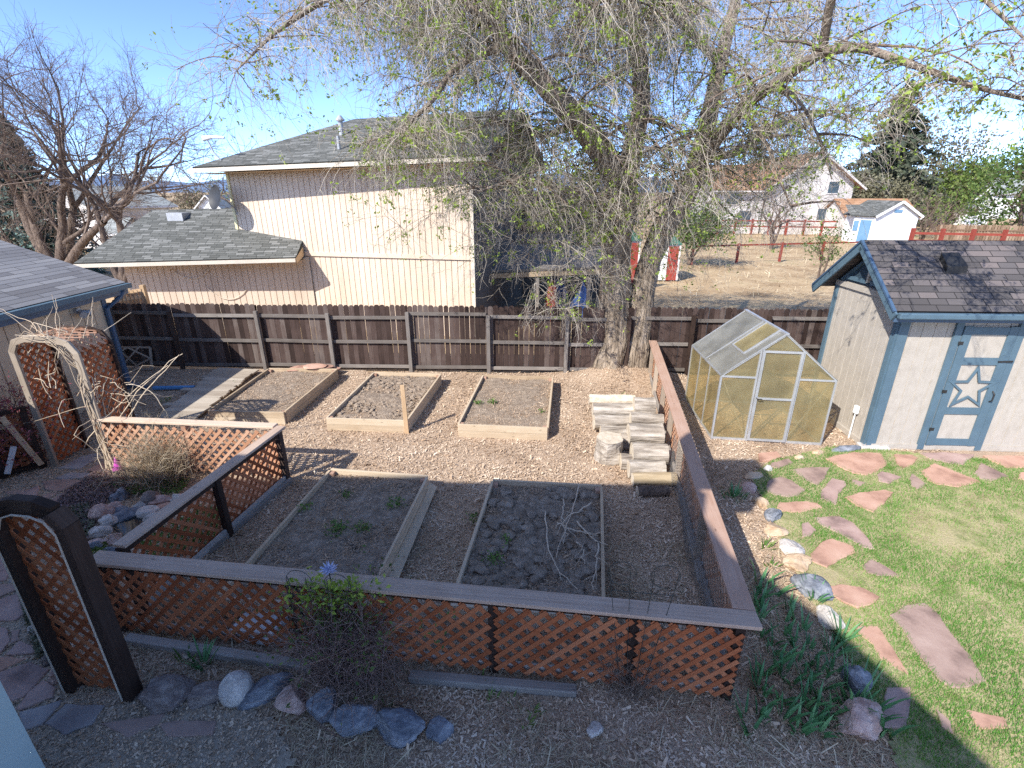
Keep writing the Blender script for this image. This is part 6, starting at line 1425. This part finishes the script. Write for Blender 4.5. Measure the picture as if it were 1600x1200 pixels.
q = Qs((s_b.x - s_a.x) * .48, -.03, AT(0, 330, Ys).z); MB().bx(q.x - .35, q.x + .35, q.y - .03, q.y + .02, q.z - .12, q.z + .12).build('gable_vent', M['skyblue'], ws)
bs2 = AT(1316, 372, 56); be2 = AT(1424, 372, 56)
house('orange_roofed_shed', 'low shed with orange roof just behind the white shed', 'shed', (bs2.x, 56), (be2.x, 56), 5, AT(0, 338, 56).z, AT(0, 321, 56).z + .6, 'whitesiding', 'roofrust', False, .3)
gb = AT(1335, 350, 84), AT(1366, 350, 84)
house('pale_cottage', 'small pale cottage roof peeping over the orange roofed shed', 'house', (gb[0].x, 84), (gb[1].x, 84), 8, AT(0, 312, 84).z, AT(0, 300, 84).z, 'whitesiding', 'roofgrey', True, .4)
for i, (a, b, e, rr, Y, lab) in enumerate([(1455, 1530, 325, 300, 84, 'white house with wide grey roof behind the green trees'), (1490, 1640, 300, 285, 96, 'long white house farthest back among the trees'), (1505, 1545, 318, 305, 76, 'white cottage with dark shed roof among the trees')]):
    A_, B_ = AT(a, 340, Y), AT(b, 340, Y)
    house('far_house', lab, 'house', (A_.x, Y), (B_.x, Y), 9, AT(0, e, Y).z, AT(0, rr, Y).z + .8, 'white', 'roofgrey' if i != 2 else 'roof1', i == 2, .5, wins=[((B_.x - A_.x) * .3, AT(0, e, Y).z - 1.2, 1.5, 1.1)])
A_, B_ = AT(150, 345, 44), AT(268, 340, 50)
house('grey_roofed_garage', 'white garage with pale grey roof behind the bare tree', 'house', (A_.x, 44), (B_.x, 50), 8, 3.5, 5.0, 'whitesiding', 'roofgrey', False, .5)
A_, B_ = AT(148, 345, 40), AT(186, 370, 40)
house('low_shed', 'low pale shed before the grey roofed garage', 'shed', (A_.x, 40), (B_.x, 40), 3, 1.7, 2.6, 'whitesiding', 'roofgrey', False, .3)
A_, B_ = AT(312, 335, 95), AT(345, 335, 95)
house('distant_house', 'distant white house seen between wing roof and dish', 'house', (A_.x, 95), (B_.x, 95), 8, 2.2, 4.0, 'white', 'roofgrey', True, .5, wins=[(1.6, 1.4, 1, .8)])
# red and white coops with green roofs
for (a, b, top, Y, lab) in [(1040, 1059, 382, 27.5, 'red and white coop with green cap just beyond the second trunk'), (982, 997, 376, 26.5, 'red and white coop with green cap seen between the trunks')]:
    A_, B_ = AT(a, 430, Y), AT(b, 430, Y); w_ = B_.x - A_.x; o = thing('coop', lab, 'coop', V(A_.x, Y, 0)); zt_ = AT(0, top, Y).z; zb = .02
    MB().bx(A_.x - .4, B_.x - .03, Y + .02, Y + 1.6, zb, zt_ - .02).build('wall', M['white'], o)
    MB().bx(A_.x, B_.x - .08, Y - .03, Y + .017, zb, zt_ - .1).build('door', M['redpaint'], o)
    m_ = MB(); m_.beam(V(B_.x - .05, Y - .02, zb), V(B_.x - .05, Y - .02, zt_ - .05), .09, .06, up=(0, 1, 0)); m_.beam(V(A_.x - .04, Y - .02, zb), V(A_.x - .04, Y - .02, zt_ - .05), .07, .06, up=(0, 1, 0)); m_.build('trim', M['white'], o)
    r_ = MB(); yb = Y + 1.7; m0 = (A_.x - .4 + B_.x) / 2; r_.add([(A_.x - .5, Y - .1, zt_), (B_.x + .06, Y - .1, zt_), (m0, Y - .1, zt_ + .5), (A_.x - .5, yb, zt_), (B_.x + .06, yb, zt_), (m0, yb, zt_ + .5)], [(0, 1, 2), (5, 4, 3), (1, 4, 5, 2), (3, 0, 2, 5), (0, 3, 4, 1)]); r_.build('roof', M['greenroof'], o)
# red rail fences
def rail_fence(lab, pts, Y0, Y1, n, zs=(.55, 1.15), h=1.25, w=.09):
    A_, B_ = AT(pts[0], 400, Y0), AT(pts[1], 400, Y1); A_.z = B_.z = 0; o = thing('rail_fence', lab, 'fence', (A_ + B_) / 2)
    for i in range(n + 1):
        p = A_.lerp(B_, i / n); MB().bx(p.x - w, p.x + w, p.y - w, p.y + w, 0, h).build('post', M['redrail'], o)
    for i in range(n):
        a, b = A_.lerp(B_, i / n), A_.lerp(B_, (i + 1) / n); d = (b - a).normalized() * (w + .002)
        for z in zs: MB().beam(a + d + V(0, 0, z), b - d + V(0, 0, z), w * .7, w * 1.5).build('rail', M['redrail'], o)
rail_fence('red rail fence crossing the dry field nearest the garden', (1082, 1345), 34, 37, 4, (1.18,), 1.3, .07)
rail_fence('red rail fence along the far side of the paddock before the white house', (1090, 1330), 60, 57, 9, (.9, 1.5), 1.7, .1)
rail_fence('red rail fence running to the right frame edge behind the shed roof', (1416, 1660), 43, 40, 5, (.75, 1.35), 1.75, .12)
bf = thing('brown_fence', 'sun browned board fence behind the red rails at the right', 'fence', AT(1540, 360, 54))
A_, B_ = AT(1462, 370, 46.5), AT(1680, 380, 43.5); A_.z = B_.z = 0; d_ = (B_ - A_).normalized(); Lb = (B_ - A_).length
mb = MB(); u = 0
while u < Lb: 
    q = A_ + d_ * u; mb.beam(q, q + V(0, 0, 1.85 + random.uniform(-.05, .05)), .19, .03, up=(0, -1, 0)); u += .21
mb.build('board_panel', M['brownfence'], bf)
for z in (.5, 1.4): MB().beam(A_ + V(0, -.06, z), B_ + V(0, -.06, z), .06, .12).build('rail', M['brownfence'], bf)
# the neighbour's porch: deck, railing and posts beside the elm
pc = thing('porch', 'grey wooden porch with upper railing between the cream house and the elm', 'porch', AT(840, 470, 19))
def pb(x0, y0, x1, y1, Y, w, t, nm, mat='porchwood', up=(0, 0, 1), dY=0):
    MB().beam(AT(x0, y0, Y), AT(x1, y1, Y + dY), w, t, up=up).build(nm, M[mat], pc)
pb(742, 432, 948, 424, 18, .12, .16, 'beam', 'pine')
for x in (758, 840, 921): 
    a = AT(x, 430, 18); MB().bx(a.x - .06, a.x + .06, 17.95, 18.07, 0, a.z - .09).build('post', M['porchwood'], pc)
a0, a1, b0, b1 = AT(742, 378, 20.8), AT(948, 385, 20.8), AT(742, 424, 18), AT(948, 416, 18)
MB().slab([b0, b1, a1, a0], .08).build('porch_roof', M['porchwood'], pc)
for y0, y1 in ((312, 314), (343, 345)): pb(742, y0, 935, y1, 21.5, .08, .10, 'rail')
m_ = MB()
for i in range(40):
    x = 745 + i * 4.8; a, b = AT(x, 314, 21.5), AT(x, 344, 21.5); m_.beam(a, b, .05, .04, up=(0, 1, 0))
m_.build('balusters', M['porchdark'], pc)
pb(742, 372, 940, 372, 21.4, .1, .35, 'deck_edge', 'porchwood')
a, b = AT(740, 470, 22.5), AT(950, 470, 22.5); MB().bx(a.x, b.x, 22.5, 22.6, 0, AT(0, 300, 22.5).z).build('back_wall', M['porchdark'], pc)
for (x, y, w_, h_, Y, m, lab, nm) in [(870, 472, .9, .7, 19, 'tarp', 'blue tarp covered heap under the porch roof', 'tarp_heap'), (905, 470, .7, .55, 18.8, 'tarp', 'blue covered heap by the porch post', 'tarp_heap'), (862, 466, .5, .75, 18.5, 'barn', 'red box shaped item on the porch by the blue heap', 'porch_bin')]:
    p = AT(x, y, Y); tag(rock_mb(V(p.x, p.y, .5), w_ / 2, .35, 1.0, 0, int(x), 7, 3, .12).build(nm, M[m]), lab, 'heap' if m == 'tarp' else 'bin')

# ================================================================== LOOSE GROUND COVER
rng = np.random.default_rng(77)
bedpolys = [[(p.x, p.y) for p in c] for c, _ in BEDS]
def scatter(n, x0, x1, y0, y1, k=1.2, ref=5.0):
    x = rng.uniform(x0, x1, n); y = rng.uniform(y0, y1, n); D = np.sqrt(x * x + y * y + H * H); keep = rng.random(n) < np.clip((ref / D) ** k, 0, 1)
    dep = y * cp + H * sp; px = 800 + F * x / dep; py = 600 - F * (y * sp - H * cp) / dep; keep &= (px > -60) & (px < 1660) & (py < 1260)
    return x[keep], y[keep]
def chips(name, x, y, z, L, Wd, mat, lab, tilt=.35, rndf=None, two=False):
    n = len(x); a = rng.random(n) * 6.283; big_ = np.where(rng.random(n) < .06, 1.9, 1.0); l = L * rng.uniform(.4, 1.3, n) * big_; w = Wd * rng.uniform(.5, 1.3, n) * big_
    t = rng.normal(size=n) * tilt; A = np.stack([np.cos(a) * np.cos(t), np.sin(a) * np.cos(t), np.sin(t)], 1) * l[:, None] / 2
    b = rng.normal(size=n) * .4; B = np.stack([-np.sin(a) * np.cos(b), np.cos(a) * np.cos(b), np.sin(b)], 1) * w[:, None] / 2
    c = np.stack([x, y, z + rng.random(n) * .014 + np.abs(A[:, 2]) * .8], 1)
    v = np.stack([c - A - B, c + A - B * .6, c + A * 1.05 + B * .7, c - A * .9 + B], 1).reshape(-1, 3); r = rng.random(n) if rndf is None else rndf
    o = np_mesh(name, v, np.arange(4 * n).reshape(n, 4), M[mat], rnd=np.repeat(r, 4)); o['kind'] = 'stuff'; o['label'] = lab; return o
def zmul(x, y): return .30 * np.exp(-(((x - 2.9) / 1.15) ** 2 + ((y - 12.6) / .75) ** 2))
inl = lambda x, y, P: in_poly(x, y, [(p[0], p[1]) for p in P])
x, y = scatter(330000, -10.5, 8.2, 2.0, 12.75, 1.0, 5.5)
ok = ~inl(x, y, lawn_poly) & (~inl(x, y, patio_poly)) & (y < fence_y(x) - .02)
for bp in bedpolys: ok &= ~in_poly(x, y, bp)
x, y = x[ok], y[ok]
pn = np.array([noise.noise((a * 1.3, b * 1.3, 2)) for a, b in zip(x, y)])
rr = np.clip(rng.random(len(x)) * .8 + .10 + pn * .6, 0, 1)
chips('bark_chips', x, y, .005 + zmul(x, y), .042, .015, 'chip', 'bark chip mulch over the garden ground', rndf=rr)
# straw in the front strip and corner
x, y = scatter(60000, -4.2, 4.2, 2.0, 5.6, .6, 5.0); ok = ~inl(x, y, lawn_poly) & ~inl(x, y, patio_poly)
for bp in bedpolys: ok &= ~in_poly(x, y, bp)
pn = np.array([noise.noise((a * 1.1 + 9, b * 1.1, 2)) for a, b in zip(x, y)]); ok &= (rng.random(len(x)) < np.clip(.35 + pn, .08, .8)); x, y = x[ok], y[ok]
chips('dry_straw', x, y, .012, .11, .005, 'straw', 'dry straw and stems strewn before the lattice fence', .25)
# litter on the beds
for i, (c, zs) in enumerate(BEDS):
    P = [(p.x, p.y) for p in c]; x, y = scatter(26000, min(p[0] for p in P), max(p[0] for p in P), min(p[1] for p in P), max(p[1] for p in P), .8, 6); ok = in_poly(x, y, P); x, y = x[ok], y[ok]
    rr = np.clip(rng.beta(1.3, 2.2 if i < 3 else 3.2, len(x)), 0, 1)
    k = rng.random(len(x)) < (.6 if i < 3 else .7)
    chips('dry_litter', x[k], y[k], zs - .012, .04, .008, 'chip', 'dry litter on raised bed soil', .3, rr[k])
def clods(c, zs, n, s, mat, lab, seed):
    P = [(p.x, p.y) for p in c]; r_ = random.Random(seed); vs_all, fs_all = [], []; off = 0; bm = bmesh.new(); bmesh.ops.create_icosphere(bm, subdivisions=1, radius=1); bv_ = [v.co.copy() for v in bm.verts]; bf_ = [tuple(v.index for v in f.verts) for f in bm.faces]; bm.free()
    cx, cy = sum(p[0] for p in P) / 4, sum(p[1] for p in P) / 4
    k = 0
    while k < n:
        x, y = r_.uniform(min(p[0] for p in P), max(p[0] for p in P)), r_.uniform(min(p[1] for p in P), max(p[1] for p in P))
        if not in_poly(np.array([cx + (x - cx) * 1.1]), np.array([cy + (y - cy) * 1.06]), P)[0] or r_.random() > .45 + noise.noise((x * 2, y * 2, seed)): continue
        q = s * r_.uniform(.25, 1) ** 1.4; rot = Matrix.Rotation(r_.random() * 6, 3, 'Z')
        for v in bv_: 
            p = rot @ V(v.x * 1.3, v.y, v.z * .75); p *= q * (1 + .5 * noise.noise(v * 1.9 + V(k, 0, 0))); vs_all.append((x + p.x, y + p.y, zs + p.z + q * .15))
        fs_all += [tuple(off + i for i in f) for f in bf_]; off += len(bv_); k += 1
    o = MB().add(vs_all, fs_all).build('soil_clods', mat); o['kind'] = 'stuff'; o['label'] = lab
clods(BEDS[4][0], BEDS[4][1], 420, .095, M['soil_dark'], 'dark turned clods in the shaded bed', 3)
clods(BEDS[1][0], BEDS[1][1], 420, .055, M['soil_dry'], 'dry clods in the bed with the stake', 4)
clods(BEDS[3][0], BEDS[3][1], 60, .035, M['soil_dark'], 'small crumbs of soil in the shaded bed', 5)
# gravel joints on the path
x, y = scatter(150000, -9.5, -2.0, 1.6, 9, .7, 5); ok = inl(x, y, patio_poly)
for s_ in STONES: ok &= ~in_poly(x, y, s_)
x, y = x[ok], y[ok]; chips('path_grit', x, y, .026, .022, .016, 'chip', 'grit between the path flagstones', .5, rng.uniform(.2, .85, len(x)))
# the lawn
x, y = scatter(620000, 2.8, 11.5, 1.5, 8.35, 1.1, 5.0); ok = inl(x, y, lawn_poly)
for s_ in STONES:
    cx, cy = np.mean([p[0] for p in s_]), np.mean([p[1] for p in s_]); ok &= ~in_poly(cx + (x - cx) * (1.03 + .12 * rng.random(len(x))), cy + (y - cy) * (1.03 + .12 * rng.random(len(x))), s_)
x, y = x[ok], y[ok]
pn = np.array([.6 * noise.noise((a * .9, b * .9, 7)) + .4 * noise.noise((a * 3.1, b * 3.1, 8)) for a, b in zip(x, y)])
# lush near the stones, thin and dry in the open lawn
near = np.zeros(len(x))
for s_ in STONES:
    cx, cy = np.mean([p[0] for p in s_]), np.mean([p[1] for p in s_]); rad = max(math.hypot(p[0] - cx, p[1] - cy) for p in s_); near = np.maximum(near, np.exp(-((np.hypot(x - cx, y - cy) / (rad * 1.15)) ** 4)))
dry = np.clip(.36 + pn * 1.7 - near * .45, 0, 1); kp = rng.random(len(x)) < np.clip(1.05 - dry * .55, .2, 1); x, y, dry = x[kp], y[kp], dry[kp]; n = len(x)
rr = np.clip(rng.normal(.30, .16, n) + (dry - .25) * .75, 0, 1)
a = rng.random(n) * 6.283; h = rng.uniform(.020, .048, n) * (1.15 - dry * .5); w = rng.uniform(.0018, .0034, n); ln = rng.uniform(.2, 1.0, n) * h
c = np.stack([x, y, np.full(n, .032)], 1); s_ = np.stack([-np.sin(a), np.cos(a), np.zeros(n)], 1) * w[:, None]; tip = c + np.stack([np.cos(a) * ln, np.sin(a) * ln, h], 1)
v = np.stack([c - s_, c + s_, tip], 1).reshape(-1, 3); o = np_mesh('lawn_grass', v, np.arange(3 * n).reshape(n, 3), M['grass'], rnd=np.repeat(rr, 3)); o['kind'] = 'stuff'; o['label'] = 'patchy spring lawn grass around the flagstones'
# dry tufts in the field
x = rng.uniform(4, 45, 26000); y = 13 + (rng.random(26000) ** 1.6) * 50; ok = (np.abs(x) < y * 1.1) ; x, y = x[ok], y[ok]
chips('field_straw', x, y, -.03, .22, .02, 'straw', 'dry grass in the field beyond the fence', .5)
